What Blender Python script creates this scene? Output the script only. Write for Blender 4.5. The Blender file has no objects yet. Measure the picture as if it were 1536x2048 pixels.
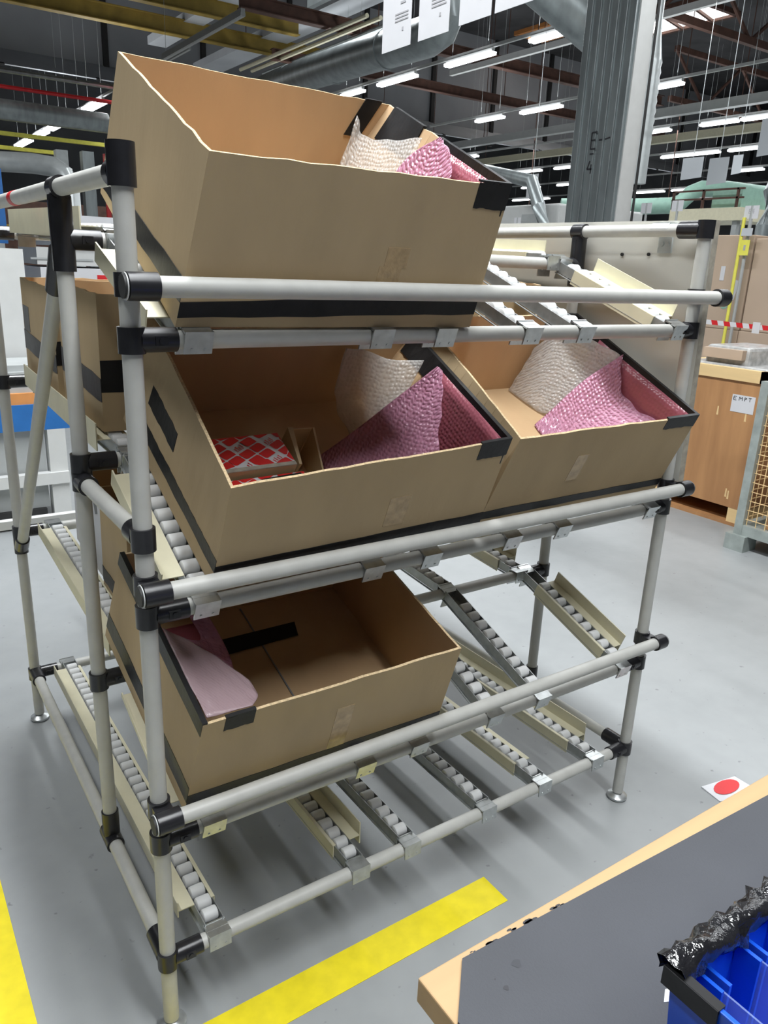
import bpy, math, random
from mathutils import Vector, Matrix
random.seed(7)
sc = bpy.context.scene
COL = sc.collection
V3 = Vector
PI = math.pi

# ------------------------------------------------------------------ materials
def newmat(name):
    m = bpy.data.materials.new(name); m.use_nodes = True
    nt = m.node_tree
    return m, nt, nt.nodes['Principled BSDF']

def mat(name, col, rough=.6, metal=0., var=.08, scale=12., bump=0., bscale=200., stretch=None, spec=.5, col2=None, detail=4.):
    m, nt, b = newmat(name)
    b.inputs['Roughness'].default_value = rough
    b.inputs['Metallic'].default_value = metal
    b.inputs['Specular IOR Level'].default_value = spec
    tc = nt.nodes.new('ShaderNodeTexCoord'); mp = nt.nodes.new('ShaderNodeMapping')
    if stretch: mp.inputs['Scale'].default_value = stretch
    nt.links.new(tc.outputs['Object'], mp.inputs['Vector'])
    nz = nt.nodes.new('ShaderNodeTexNoise'); nz.inputs['Scale'].default_value = scale; nz.inputs['Detail'].default_value = detail
    nt.links.new(mp.outputs['Vector'], nz.inputs['Vector'])
    rp = nt.nodes.new('ShaderNodeValToRGB')
    c = Vector(col)
    a = c * (1 - var); d = Vector(col2) if col2 else c * (1 + var)
    rp.color_ramp.elements[0].color = (*a, 1); rp.color_ramp.elements[1].color = (min(1, d[0]), min(1, d[1]), min(1, d[2]), 1)
    rp.color_ramp.elements[0].position = .3; rp.color_ramp.elements[1].position = .7
    nt.links.new(nz.outputs['Fac'], rp.inputs['Fac'])
    nt.links.new(rp.outputs['Color'], b.inputs['Base Color'])
    if bump > 0:
        n2 = nt.nodes.new('ShaderNodeTexNoise'); n2.inputs['Scale'].default_value = bscale; n2.inputs['Detail'].default_value = 3
        nt.links.new(mp.outputs['Vector'], n2.inputs['Vector'])
        bp = nt.nodes.new('ShaderNodeBump'); bp.inputs['Strength'].default_value = bump; bp.inputs['Distance'].default_value = .002
        nt.links.new(n2.outputs['Fac'], bp.inputs['Height']); nt.links.new(bp.outputs['Normal'], b.inputs['Normal'])
    return m

def emit(name, col, s):
    m, nt, b = newmat(name)
    b.inputs['Base Color'].default_value = (.8, .8, .8, 1)
    b.inputs['Emission Color'].default_value = (*col, 1); b.inputs['Emission Strength'].default_value = s
    return m

def bubble(name, col, alpha, bump=.9, bsize=105., trans=.25):
    """bubble film: voronoi cells raised as bubbles, part of the light passes straight through"""
    m, nt, b = newmat(name)
    b.inputs['Base Color'].default_value = (*col, 1); b.inputs['Roughness'].default_value = .22
    b.inputs['Specular IOR Level'].default_value = .8
    tc = nt.nodes.new('ShaderNodeTexCoord')
    vo = nt.nodes.new('ShaderNodeTexVoronoi'); vo.inputs['Scale'].default_value = bsize; vo.inputs['Randomness'].default_value = .35
    nt.links.new(tc.outputs['UV'], vo.inputs['Vector'])
    mr = nt.nodes.new('ShaderNodeMapRange'); mr.inputs['From Min'].default_value = .0; mr.inputs['From Max'].default_value = .55
    mr.inputs['To Min'].default_value = 1; mr.inputs['To Max'].default_value = 0
    nt.links.new(vo.outputs['Distance'], mr.inputs['Value'])
    bp = nt.nodes.new('ShaderNodeBump'); bp.inputs['Strength'].default_value = bump; bp.inputs['Distance'].default_value = .004
    nt.links.new(mr.outputs['Result'], bp.inputs['Height']); nt.links.new(bp.outputs['Normal'], b.inputs['Normal'])
    tr = nt.nodes.new('ShaderNodeBsdfTransparent'); tr.inputs['Color'].default_value = (*[min(1, .35 + .65 * x / max(col)) for x in col], 1)
    tl = nt.nodes.new('ShaderNodeBsdfTranslucent'); tl.inputs['Color'].default_value = (*col, 1)
    m1 = nt.nodes.new('ShaderNodeMixShader'); m1.inputs[0].default_value = trans
    nt.links.new(b.outputs[0], m1.inputs[1]); nt.links.new(tl.outputs[0], m1.inputs[2])
    m2 = nt.nodes.new('ShaderNodeMixShader'); m2.inputs[0].default_value = 1 - alpha
    nt.links.new(m1.outputs[0], m2.inputs[1]); nt.links.new(tr.outputs[0], m2.inputs[2])
    nt.links.new(m2.outputs[0], nt.nodes['Material Output'].inputs['Surface'])
    return m

M = {}
M['pipe'] = mat('pipe_coating', (.53, .53, .50), .42, var=.05, scale=30, bump=.05, bscale=400)
M['joint'] = mat('black_joint_plastic', (.018, .018, .021), .28, var=.2, scale=40)
M['steel'] = mat('zinc_plated_steel', (.55, .57, .57), .32, metal=.85, var=.12, scale=60)
M['track'] = mat('track_steel', (.42, .44, .44), .4, metal=.6, var=.12, scale=50)
M['roller'] = mat('roller_plastic', (.74, .75, .75), .45, var=.03)
M['cream'] = mat('cream_guide_plastic', (.72, .68, .50), .5, var=.05, scale=20)
M['card'] = mat('corrugated_cardboard', (.48, .36, .21), .85, var=.07, scale=9, bump=.25, bscale=90, stretch=(1, 1, .25))
M['cardin'] = mat('cardboard_inside', (.51, .345, .19), .85, var=.07, scale=8, bump=.2, bscale=80, stretch=(1, 1, .25))
M['cardedge'] = mat('cardboard_cut_edge', (.62, .47, .28), .9, var=.25, scale=220, bump=.9, bscale=350)
M['tape'] = mat('black_tape', (.013, .013, .014), .42, var=.3, scale=25, bump=.3, bscale=60, spec=.28)
M['cleartape'] = mat('glossy_parcel_tape', (.46, .33, .18), .18, var=.2, scale=60, bump=.4, bscale=90)
M['panel'] = mat('panel_laminate', (.70, .69, .63), .5, var=.03, scale=4)
M['panele'] = mat('panel_edge', (.36, .33, .27), .7, var=.2, scale=60)
M['floor'] = None
M['yellow'] = mat('yellow_floor_paint', (.82, .68, .012), .5, var=.07, scale=30, detail=8)
M['wood'] = mat('beech_worktop', (.42, .275, .135), .6, var=.12, scale=7, stretch=(.25, 3, 3))
M['mat'] = mat('grey_rubber_mat', (.052, .055, .064), .7, var=.12, scale=5, bump=.25, bscale=500, detail=8)
M['blue'] = mat('blue_bin_plastic', (.006, .085, .62), .3, var=.05)
M['ply'] = mat('plywood', (.42, .205, .085), .55, var=.16, scale=5, stretch=(1, 2.5, .35), col2=(.50, .26, .11))
M['pine'] = mat('pine_batten', (.78, .56, .28), .6, var=.08, scale=8, stretch=(1, .3, 3))
M['cartonbig'] = mat('faded_carton', (.50, .385, .29), .8, var=.06, scale=3)
M['white'] = mat('white_paper', (.64, .645, .67), .6, var=.02)
M['lacquer'] = mat('white_lacquer', (.58, .59, .58), .45, var=.03)
M['greypaint'] = mat('grey_machine_paint', (.40, .42, .42), .5, var=.06)
M['grey2'] = mat('dark_grey_paint', (.18, .19, .2), .55, var=.1)
M['galv'] = mat('galvanised_sheet', (.31, .345, .35), .38, metal=.55, var=.18, scale=9, stretch=(1, 1, .2))
M['galvl'] = mat('galvanised_light', (.60, .64, .64), .35, metal=.3, var=.08)
M['cage'] = mat('cage_grey_steel', (.36, .40, .38), .5, metal=.3, var=.15, scale=20)
M['red'] = mat('signal_red', (.62, .02, .025), .45, var=.05)
M['dark'] = mat('black_rubber', (.02, .02, .02), .6, var=.2)
M['ceil'] = mat('dark_ceiling', (.055, .055, .058), .9, var=.35, scale=.8)  # dark base tone, mottled at random
M['rust'] = mat('red_brown_steel', (.085, .040, .028), .7, var=.3, scale=5)
M['yell'] = mat('yellow_crane_steel', (.30, .21, .04), .6, var=.25, scale=3)
M['bulk'] = mat('bulkhead_panel', (.30, .31, .325), .8, var=.12, scale=.6)
M['soffit'] = mat('pale_soffit_panel', (.55, .58, .61), .8, var=.1, scale=.8)
M['tube'] = emit('lamp_tube_glow', (.93, .96, 1.0), 9.)
M['sky'] = emit('skylight_glow', (1.0, .97, .93), 5.)
M['orange'] = mat('orange_panel', (.62, .26, .08), .5)
M['bluepanel'] = mat('blue_panel', (.02, .14, .42), .45)
M['green'] = mat('pale_green_paint', (.28, .46, .38), .5)
M['yellowtag'] = mat('yellow_card', (.80, .76, .12), .5)
M['grey2s'] = mat('faint_mat_stain', (.035, .037, .044), .7)
M['ink'] = mat('black_ink', (.03, .03, .035), .7)
M['greyink'] = mat('grey_print', (.42, .42, .44), .7)
M['redprint'] = mat('red_carton_print', (.66, .022, .022), .4, var=.04)
M['silverfilm'] = mat('wrapped_film', (.50, .50, .49), .2, var=.25, scale=25, bump=1., bscale=40)
M['blackfilm'] = mat('black_plastic_film', (.012, .012, .014), .14, var=.3, scale=30, bump=1., bscale=130, spec=.8)
M['pinkb'] = bubble('pink_bubble_film', (.66, .33, .47), .88)
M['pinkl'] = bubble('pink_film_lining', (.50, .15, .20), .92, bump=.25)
M['clearb'] = bubble('clear_bubble_film', (.80, .78, .75), .50, bump=1.0)
M['frostp'] = bubble('frosted_pink_film', (.56, .42, .45), .80, bump=.25)
def clearplast():
    m, nt, b = newmat('clear_divider_plastic')
    b.inputs['Base Color'].default_value = (.5, .65, 1, 1); b.inputs['Roughness'].default_value = .1
    tr = nt.nodes.new('ShaderNodeBsdfTransparent'); mx = nt.nodes.new('ShaderNodeMixShader'); mx.inputs[0].default_value = .78
    nt.links.new(b.outputs[0], mx.inputs[1]); nt.links.new(tr.outputs[0], mx.inputs[2])
    nt.links.new(mx.outputs[0], nt.nodes['Material Output'].inputs['Surface'])
    return m
M['divider'] = clearplast()
def floormat():
    m, nt, b = newmat('grey_epoxy_floor')
    tc = nt.nodes.new('ShaderNodeTexCoord')
    n1 = nt.nodes.new('ShaderNodeTexNoise'); n1.inputs['Scale'].default_value = 1.6; n1.inputs['Detail'].default_value = 8
    n2 = nt.nodes.new('ShaderNodeTexNoise'); n2.inputs['Scale'].default_value = 14; n2.inputs['Detail'].default_value = 10
    mp = nt.nodes.new('ShaderNodeMapping')
    nt.links.new(tc.outputs['Object'], mp.inputs[0])
    nt.links.new(mp.outputs[0], n1.inputs['Vector']); nt.links.new(mp.outputs[0], n2.inputs['Vector'])
    ad = nt.nodes.new('ShaderNodeMath'); ad.operation = 'MULTIPLY_ADD'; ad.inputs[1].default_value = .4
    nt.links.new(n2.outputs['Fac'], ad.inputs[0]); nt.links.new(n1.outputs['Fac'], ad.inputs[2])
    rp = nt.nodes.new('ShaderNodeValToRGB')
    rp.color_ramp.elements[0].position = .45; rp.color_ramp.elements[0].color = (.28, .295, .30, 1)
    rp.color_ramp.elements[1].position = .85; rp.color_ramp.elements[1].color = (.335, .35, .355, 1)
    nt.links.new(ad.outputs[0], rp.inputs[0]); nt.links.new(rp.outputs[0], b.inputs['Base Color'])
    b.inputs['Roughness'].default_value = .42; b.inputs['Specular IOR Level'].default_value = .45
    # scattered scuffs
    vo = nt.nodes.new('ShaderNodeTexNoise'); vo.inputs['Scale'].default_value = 38; vo.inputs['Detail'].default_value = 2
    nt.links.new(mp.outputs[0], vo.inputs['Vector'])
    r2 = nt.nodes.new('ShaderNodeValToRGB'); r2.color_ramp.elements[0].position = .23; r2.color_ramp.elements[0].color = (.62, .62, .62, 1)
    r2.color_ramp.elements[1].position = .30; r2.color_ramp.elements[1].color = (1, 1, 1, 1)
    nt.links.new(vo.outputs['Fac'], r2.inputs[0])
    mx = nt.nodes.new('ShaderNodeMix'); mx.data_type = 'RGBA'; mx.blend_type = 'MULTIPLY'; mx.inputs[0].default_value = 1
    nt.links.new(rp.outputs[0], mx.inputs[6]); nt.links.new(r2.outputs[0], mx.inputs[7]); nt.links.new(mx.outputs[2], b.inputs['Base Color'])
    return m
M['floor'] = floormat()

# ------------------------------------------------------------------ mesh helpers
def frame(d, up=V3((0, 0, 1))):
    d = d.normalized()
    if abs(d.dot(up)) > .98: up = V3((0, 1, 0)) if abs(d.y) < .9 else V3((1, 0, 0))
    s = d.cross(up).normalized(); u = s.cross(d).normalized()
    return s, u

class MB:
    def __init__(s): s.v = []; s.f = []; s.m = []; s.uv = {}
    def poly(s, pts, m=0):
        i = len(s.v); s.v += [tuple(p) for p in pts]; s.f.append(tuple(range(i, i + len(pts)))); s.m.append(m); return s
    def hexa(s, p, m=0, ms=None):
        """p: 8 corners 0-3 bottom ring, 4-7 top ring"""
        i = len(s.v); s.v += [tuple(q) for q in p]
        fs = [(3, 2, 1, 0), (4, 5, 6, 7), (0, 1, 5, 4), (1, 2, 6, 5), (2, 3, 7, 6), (3, 0, 4, 7)]
        for k, f in enumerate(fs): s.f.append(tuple(i + a for a in f)); s.m.append(ms[k] if ms else m)
        return s
    def box(s, x0, x1, y0, y1, z0, z1, m=0):
        return s.hexa([(x0, y0, z0), (x1, y0, z0), (x1, y1, z0), (x0, y1, z0), (x0, y0, z1), (x1, y0, z1), (x1, y1, z1), (x0, y1, z1)], m)
    def bar(s, p0, p1, w, h, up=V3((0, 0, 1)), ou=0., os=0., m=0):
        """rectangular bar from p0 to p1, w across, h along up; ou/os: offset along up / side"""
        p0 = V3(p0); p1 = V3(p1); sd, u = frame(p1 - p0, V3(up)); o = u * ou + sd * os
        a = sd * w / 2; b = u * h / 2
        return s.hexa([p0 - a - b + o, p0 + a - b + o, p1 + a - b + o, p1 - a - b + o, p0 - a + b + o, p0 + a + b + o, p1 + a + b + o, p1 - a + b + o], m)
    def tube(s, p0, p1, r, n=20, caps=True, r1=None, m=0):
        p0 = V3(p0); p1 = V3(p1); sd, u = frame(p1 - p0); i = len(s.v); r1 = r if r1 is None else r1
        for p, rr in ((p0, r), (p1, r1)):
            for k in range(n):
                a = 2 * PI * k / n; s.v.append(tuple(p + (sd * math.cos(a) + u * math.sin(a)) * rr))
        for k in range(n):
            q = (k + 1) % n; s.f.append((i + k, i + q, i + n + q, i + n + k)); s.m.append(m)
        if caps:
            s.f.append(tuple(i + k for k in reversed(range(n)))); s.m.append(m)
            s.f.append(tuple(i + n + k for k in range(n))); s.m.append(m)
        return s
    def path(s, pts, r, n=14, m=0):
        pts = [V3(p) for p in pts]; i = len(s.v); L = len(pts)
        for j, p in enumerate(pts):
            d = (pts[min(j + 1, L - 1)] - pts[max(j - 1, 0)]); sd, u = frame(d, V3((.31, .17, .93)))
            for k in range(n):
                a = 2 * PI * k / n; s.v.append(tuple(p + (sd * math.cos(a) + u * math.sin(a)) * r))
        for j in range(L - 1):
            for k in range(n):
                q = (k + 1) % n; s.f.append((i + j * n + k, i + j * n + q, i + (j + 1) * n + q, i + (j + 1) * n + k)); s.m.append(m)
        s.f.append(tuple(i + k for k in reversed(range(n)))); s.m.append(m)
        s.f.append(tuple(i + (L - 1) * n + k for k in range(n))); s.m.append(m)
        return s
    def lathe(s, o, prof, n=24, m=0):
        """prof: (r, z) about the vertical through o"""
        o = V3(o); i = len(s.v)
        for r, z in prof:
            for k in range(n):
                a = 2 * PI * k / n; s.v.append(tuple(o + V3((r * math.cos(a), r * math.sin(a), z))))
        for j in range(len(prof) - 1):
            for k in range(n):
                q = (k + 1) % n; s.f.append((i + j * n + k, i + j * n + q, i + (j + 1) * n + q, i + (j + 1) * n + k)); s.m.append(m)
        s.f.append(tuple(i + k for k in reversed(range(n)))); s.m.append(m)
        s.f.append(tuple(i + (len(prof) - 1) * n + k for k in range(n))); s.m.append(m)
        return s
    def build(s, name, mats, parent=None, smooth=False, bevel=0., label=None):
        if not isinstance(mats, (list, tuple)): mats = [mats]
        o = V3((0, 0, 0)); p = parent
        while p is not None: o += p.location; p = p.parent
        me = bpy.data.meshes.new(name); me.from_pydata([tuple(V3(v) - o) for v in s.v], [], s.f)
        for m in mats: me.materials.append(m)
        for k, pl in enumerate(me.polygons): pl.material_index = s.m[k]
        me.validate(); me.update()
        ob = bpy.data.objects.new(name, me); COL.objects.link(ob); ob.parent = parent
        if smooth:
            for pl in me.polygons: pl.use_smooth = len(pl.vertices) == 4
            if not bevel:
                try: me.set_sharp_from_angle(angle=math.radians(40))
                except Exception: pass
        if bevel:
            b = ob.modifiers.new('edge', 'BEVEL'); b.width = bevel; b.segments = 2; b.limit_method = 'ANGLE'; b.angle_limit = math.radians(40)
        if label: ob['label'] = label
        return ob

def tag(o, label, cat, group=None, kind=None):
    o['label'] = label; o['category'] = cat
    if group: o['group'] = group
    if kind: o['kind'] = kind
    return o
def thing(name, loc, label, cat, group=None):
    o = bpy.data.objects.new(name, None); COL.objects.link(o); o.location = loc; o.empty_display_size = .1
    return tag(o, label, cat, group)
def struct(name, mb, m, parent=None, smooth=False):
    o = mb.build(name, m, parent, smooth)
    if parent is None: o['kind'] = 'structure'
    return o
def text(name, s, loc, rx, ry, rz, size, m, parent, ext=.0003):
    cu = bpy.data.curves.new(name, 'FONT'); cu.body = s; cu.size = size; cu.extrude = ext; cu.align_x = 'CENTER'; cu.align_y = 'CENTER'
    cu.materials.append(m)
    tmp = bpy.data.objects.new('tmp', cu); COL.objects.link(tmp)
    dg = bpy.context.evaluated_depsgraph_get(); me = bpy.data.meshes.new_from_object(tmp.evaluated_get(dg)); me.name = name
    bpy.data.objects.remove(tmp)
    o = bpy.data.objects.new(name, me); COL.objects.link(o)
    b = V3((0, 0, 0)); p = parent
    while p is not None: b += p.location; p = p.parent
    o.parent = parent; o.location = V3(loc) - b; o.rotation_euler = (rx, ry, rz)
    return o

# ------------------------------------------------------------------ camera (hand held, 27 mm equivalent, tipped down)
R = [(0.82835318, -0.55878538, 0.03987367), (-0.13932509, -0.27443197, -0.95145973), (0.54260439, 0.78258929, -0.30517942)]
CAM = V3((-.31713, -1.08134, 1.36454))
cam = bpy.data.cameras.new('camera'); co = bpy.data.objects.new('camera', cam); COL.objects.link(co)
cam.sensor_width = 36; cam.sensor_fit = 'AUTO'; cam.lens = 1536.07 / 2048 * 36; cam.clip_start = .02; cam.clip_end = 200
rm = Matrix((R[0], [-a for a in R[1]], [-a for a in R[2]])).transposed()
co.matrix_world = Matrix.Translation(CAM) @ rm.to_4x4()
sc.camera = co

# ------------------------------------------------------------------ hall
struct('floor', MB().box(-14, 46, -12, 46, -.1, 0), M['floor'])
struct('ceiling', MB().box(-14, 46, -12, 46, 10.4, 10.6), M['ceil'])
struct('wall_back', MB().box(-14, 46, 45.8, 46, 0, 10.4), M['bulk'])
struct('wall_right', MB().box(45.8, 46, -12, 46, 0, 10.4), M['bulk'])
struct('wall_left', MB().box(-14, -13.8, -12, 46, 0, 10.4), M['bulk'])
struct('wall_front', MB().box(-14, 46, -12, -11.8, 0, 10.4), M['bulk'])
bw = struct('wall_bulkhead', MB().box(-14, 46, 26.5, 26.8, 6.95, 10.4), M['bulk'])
mb = MB()
for k in range(-4, 14):
    x = k * 3.2 + 1.0
    mb.box(x, x + .16, 26.38, 26.52, 6.4, 10.4)
mb.build('bulkhead_post', M['dark'], bw)
sf = MB().hexa([(-14, 24.9, 6.28), (46, 24.9, 6.28), (46, 24.95, 6.26), (-14, 24.95, 6.26), (-14, 26.5, 6.98), (46, 26.5, 6.98), (46, 26.55, 6.95), (-14, 26.55, 6.95)])
struct('trim_1', sf, M['soffit'])
mb = MB()
for k in range(-4, 16):
    x = k * 2.6 + 4.2
    mb.bar((x, 24.9, 6.27), (x, 26.5, 6.96), .13, .06, ou=-.02)
struct('trim_2', mb, M['dark'])

# yellow lane markings
o = tag(MB().box(-.209, .742, -.113, -.03, 0, .0012).build('floor_line', M['yellow']), 'wide yellow painted strip passing under the front post of the rack', 'floor marking', kind='structure')
o = tag(MB().box(-.33, -.209, -.6, 3.6, 0, .0012).build('floor_line', M['yellow']), 'yellow painted strip running along the open side of the rack', 'floor marking', kind='structure')

# lamps: rows along Y at z = 5.0, 4.06 m apart
LZ = 5.0
ordw = ['nearest', 'second', 'third', 'fourth', 'fifth', 'sixth']
def lamp(x, y0, y1, label, z=LZ, lit=True):
    t = thing('hanging_fluorescent_lamp', (x, (y0 + y1) / 2, z), label, 'lamp', 'fluorescent lamps hung in rows')
    MB().box(x - .035, x + .035, y0, y1, z + .02, z + .075).build('housing', M['lacquer'], t)
    wd = (.15 if x < 6 else .075) if lit else .04  # lit lamps drawn wider to stand for bloom, most in the first row
    MB().tube((x - wd + .03, y0 + .01, z - .01), (x - wd + .03, y1 - .01, z - .01), .03, 10).build('tube', M['tube'] if lit else M['lacquer'], t, smooth=True)
    MB().tube((x + wd - .03, y0 + .01, z - .01), (x + wd - .03, y1 - .01, z - .01), .03, 10).build('tube', M['tube'] if lit else M['lacquer'], t, smooth=True)
    MB().box(x - wd, x + wd, y0, y1, z - .03, z + .02).build('glow_box', M['tube'] if lit else M['lacquer'], t)  # glowing box added to imitate bloom round lit tubes; plain white when unlit
    for y in (y0 + .15, y1 - .15): MB().tube((x, y, z + .07), (x, y, 10.4), .0035, 6).build('suspension_wire', M['galvl'], t)
ROWS = [(5.70, [(20.62, 22.2), (22.9, 24.6), (25.2, 26.9), (27.4, 28.9), (30.0, 32.0)], 'lamp row beyond the black joint on the open side'),
        (9.70, [(8.8, 9.65), (10.6, 11.9), (12.9, 14.2), (14.85, 15.7)], 'lamp row just over the topmost box'),
        (13.82, [(9.7, 10.95), (12.9, 14.2), (14.85, 15.85)], 'lamp row passing behind the grey column'),
        (17.92, [(10.2, 11.0), (11.1, 12.1), (13.0, 14.05), (20.6, 21.15)], 'lamp row behind the cream beam'),
        (21.9, [(12.7, 13.9), (14.2, 16.25), (20.0, 20.9), (21.6, 22.9)], 'lamp row above the hanging grey sheets'),
        (26.1, [(15.3, 16.3), (24.0, 24.8), (25.9, 27.0)], 'far lamp row low behind the column'),
        (30.4, [(20.5, 22.1), (22.5, 24.0), (29.5, 30.4), (30.8, 32.2)], 'farthest lamp row low over the white panel')]
for x, L, nm in ROWS:
    for k, (a, b) in enumerate(L):
        lamp(x, a, b, '%s lit tube of the %s' % (ordw[k], nm))
    r = thing('hanging_lamp_rail', (x, L[0][0], LZ), 'thin pale rail carrying the ' + nm, 'lamp rail', 'lamp rails')
    MB().box(x - .025, x + .025, max(2, L[0][0] - 6), L[-1][1] + 2, LZ + .078, LZ + .13).build('rail', M['lacquer'], r)
lamp(5.42, 11.6, 15.3, 'long unlit white lamp batten under the yellow beams above the tall box', lit=False)

# added area strips, some along lamp rows, others unseen and placed for their light
def strip(x, y, ly, e, lx=.35, z=4.95, col=(.95, .98, 1.0)):
    l = bpy.data.lights.new('area_strip', 'AREA'); l.shape = 'RECTANGLE'; l.size = lx; l.size_y = ly; l.energy = e; l.color = col
    ob = bpy.data.objects.new('area_strip', l); ob.location = (x, y, z); COL.objects.link(ob)
    return ob
for (x, y, ly, e) in [(.7, 0, 7.0, 600), (-1.4, .2, 7, 180), (5.7, 4.5, 10, 360), (9.7, 9, 18, 480), (13.8, 10, 24, 560), (17.9, 14, 24, 520), (21.9, 18, 24, 480), (5.7, 25, 14, 420), (1.6, 22, 14, 300), (28, 24, 24, 560), (33, 14, 24, 420)]:
    strip(x, y, ly, e)
    up = strip(x, y, ly, e * .3, z=5.2); up.rotation_euler = (PI, 0, 0)  # added upward strips that brighten ceiling and beams, for the lamps' upward spill
sc.world = bpy.data.worlds.new('World'); sc.world.use_nodes = True
sc.world.node_tree.nodes['Background'].inputs[0].default_value = (.6, .65, .7, 1); sc.world.node_tree.nodes['Background'].inputs[1].default_value = .3

# ceiling steelwork, crane rails, ducts, pipes
def beam(name, p0, p1, w, h, m, label, cat, flange=.0, group=None):
    t = thing(name, p0, label, cat, group)
    mb = MB(); p0 = V3(p0); p1 = V3(p1)
    if flange:
        mb.bar(p0, p1, w, .02, ou=h / 2); mb.bar(p0, p1, w, .02, ou=-h / 2); mb.bar(p0, p1, .02, h)
    else: mb.bar(p0, p1, w, h)
    mb.build('beam_body', m, t)
    n = max(2, int((p1 - p0).length / 5))
    for k in range(n):
        p = p0.lerp(p1, (k + .5) / n); MB().tube(p + V3((0, 0, h / 2)), (p.x, p.y, 10.4), .012, 6).build('hanger', M['rust'], t)
    return t
beam('ceiling_beam', (-4, 19.3, 6.6), (12.6, 19.3, 6.6), .22, .34, M['yell'], 'long yellow crane beam, lower of the two above the tall cardboard box', 'beam', 1)
beam('ceiling_beam', (-4, 17.3, 6.6), (9.4, 17.3, 6.6), .2, .32, M['yell'], 'yellow crane beam with a blunt end, upper of the two above the tall box', 'beam', 1)
beam('ceiling_truss', (6.9, 15.05, 6.2), (20, 15.05, 6.2), .2, .24, M['rust'], 'dark brown roof beam crossing above the unlit lamp batten', 'beam', 1)
beam('ceiling_truss', (9.0, 17.9, 6.1), (24, 17.9, 6.1), .18, .22, M['rust'], 'dark brown roof beam crossing below the bundle of pipes', 'beam', 1)
def truss(y, x0, x1, z0, z1, label):
    t = thing('ceiling_truss', (x0, y, z0), label, 'roof truss', 'red brown roof trusses')
    MB().bar((x0, y, z0), (x1, y, z0), .12, .14).build('bottom_chord', M['rust'], t)
    MB().bar((x0, y, z1), (x1, y, z1), .12, .14).build('top_chord', M['rust'], t)
    mb = MB(); n = int((x1 - x0) / 1.5)
    for k in range(n):
        a = x0 + k * (x1 - x0) / n; b = x0 + (k + 1) * (x1 - x0) / n
        mb.bar((a, y, z0 if k % 2 else z1), (b, y, z1 if k % 2 else z0), .06, .06)
    mb.build('web', M['rust'], t)
truss(9.85, 11.5, 34, 6.1, 7.2, 'red brown roof truss crossing in front of the skylight beside the column')
truss(14.0, 19.0, 42, 6.0, 7.2, 'red brown roof truss behind the skylight')
def gray_beam(x, y0, y1, z, w, h, m, label, name='ceiling_beam', cat='beam'):
    return beam(name, (x, y0, z), (x, y1, z), w, h, m, label, cat)
gray_beam(17.2, 5, 34, 5.25, .22, .2, M['lacquer'], 'pale grey box beam running behind the column under the first far lamp row')
gray_beam(20.4, 5, 36, 5.25, .22, .2, M['cream'], 'cream beam running behind the column below the pale grey one')
gray_beam(17.9, 5, 36, 3.3, .07, .07, M['lacquer'], 'thin white rail low behind the column just over the number cards', 'ceiling_rail', 'rail')
gray_beam(13.0, 4, 16, 6.0, .1, .12, M['lacquer'], 'thin pale rail above the lamp with dust fluff', 'ceiling_rail', 'rail')
gray_beam(9.75, 12, 24, 6.85, .75, .2, M['soffit'], 'flat grey cable tray hung above the pipe bundle', 'ceiling_tray', 'cable tray')
gray_beam(7.6, 13, 22, 6.85, .5, .2, M['soffit'], 'narrow flat grey cable tray crossing the yellow beams', 'ceiling_tray', 'cable tray')
for k in range(6):
    x = 8.9 + k * .32
    t = tag(MB().tube((x, 13.5, 6.0 + .02 * (k % 2)), (x, 19.5, 6.0 + .02 * (k % 2)), .045, 8).build('ceiling_pipe', M['cream'] if k < 2 else M['galv'], smooth=True),
            '%s %s pipe of the ceiling bundle above the tall box' % (['first', 'second', 'third', 'fourth', 'fifth', 'sixth'][k], 'cream' if k < 2 else 'grey'), 'pipe', 'pipe bundle under the ceiling')
tag(MB().tube((-6, 18.3, 4.6), (9, 18.3, 4.6), .04, 8).build('ceiling_pipe', M['red'], smooth=True), 'thin red pipe across the hall above the round grey duct', 'pipe')
tag(MB().tube((-6, 18.8, 5.0), (9, 18.8, 5.0), .05, 8).build('ceiling_pipe', M['galv'], smooth=True), 'thin grey pipe across the hall just above the red pipe', 'pipe')
tag(MB().tube((-6, 18.4, 4.2), (5.2, 18.6, 4.2), .21, 16).build('ceiling_duct', M['galv'], smooth=True), 'round grey duct across the hall under the red pipe', 'duct')
tag(MB().bar((-6, 19.0, 3.8), (5.4, 19.1, 3.8), .1, .08).build('ceiling_rail', M['yellowtag']), 'upper pale yellow rail under the round grey duct', 'rail', 'yellow rails by the open end of the rack')
tag(MB().bar((-6, 19.9, 3.6), (4.5, 19.9, 3.6), .1, .08).build('ceiling_rail', M['yellowtag']), 'lower pale yellow rail under the round grey duct', 'rail', 'yellow rails by the open end of the rack')
tag(MB().path([(-3, 8.9, 2.27), (1.13, 8.48, 2.24), (1.5, 8.25, 2.235), (1.68, 8.12, 2.21), (1.76, 8.03, 2.14), (1.79, 7.98, 2.0), (1.8, 7.95, 0.0)], .1, 16).build('exhaust_pipe', M['galvl'], smooth=True),
    'shiny silver pipe bending down to the floor behind the black joint', 'pipe')
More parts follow.
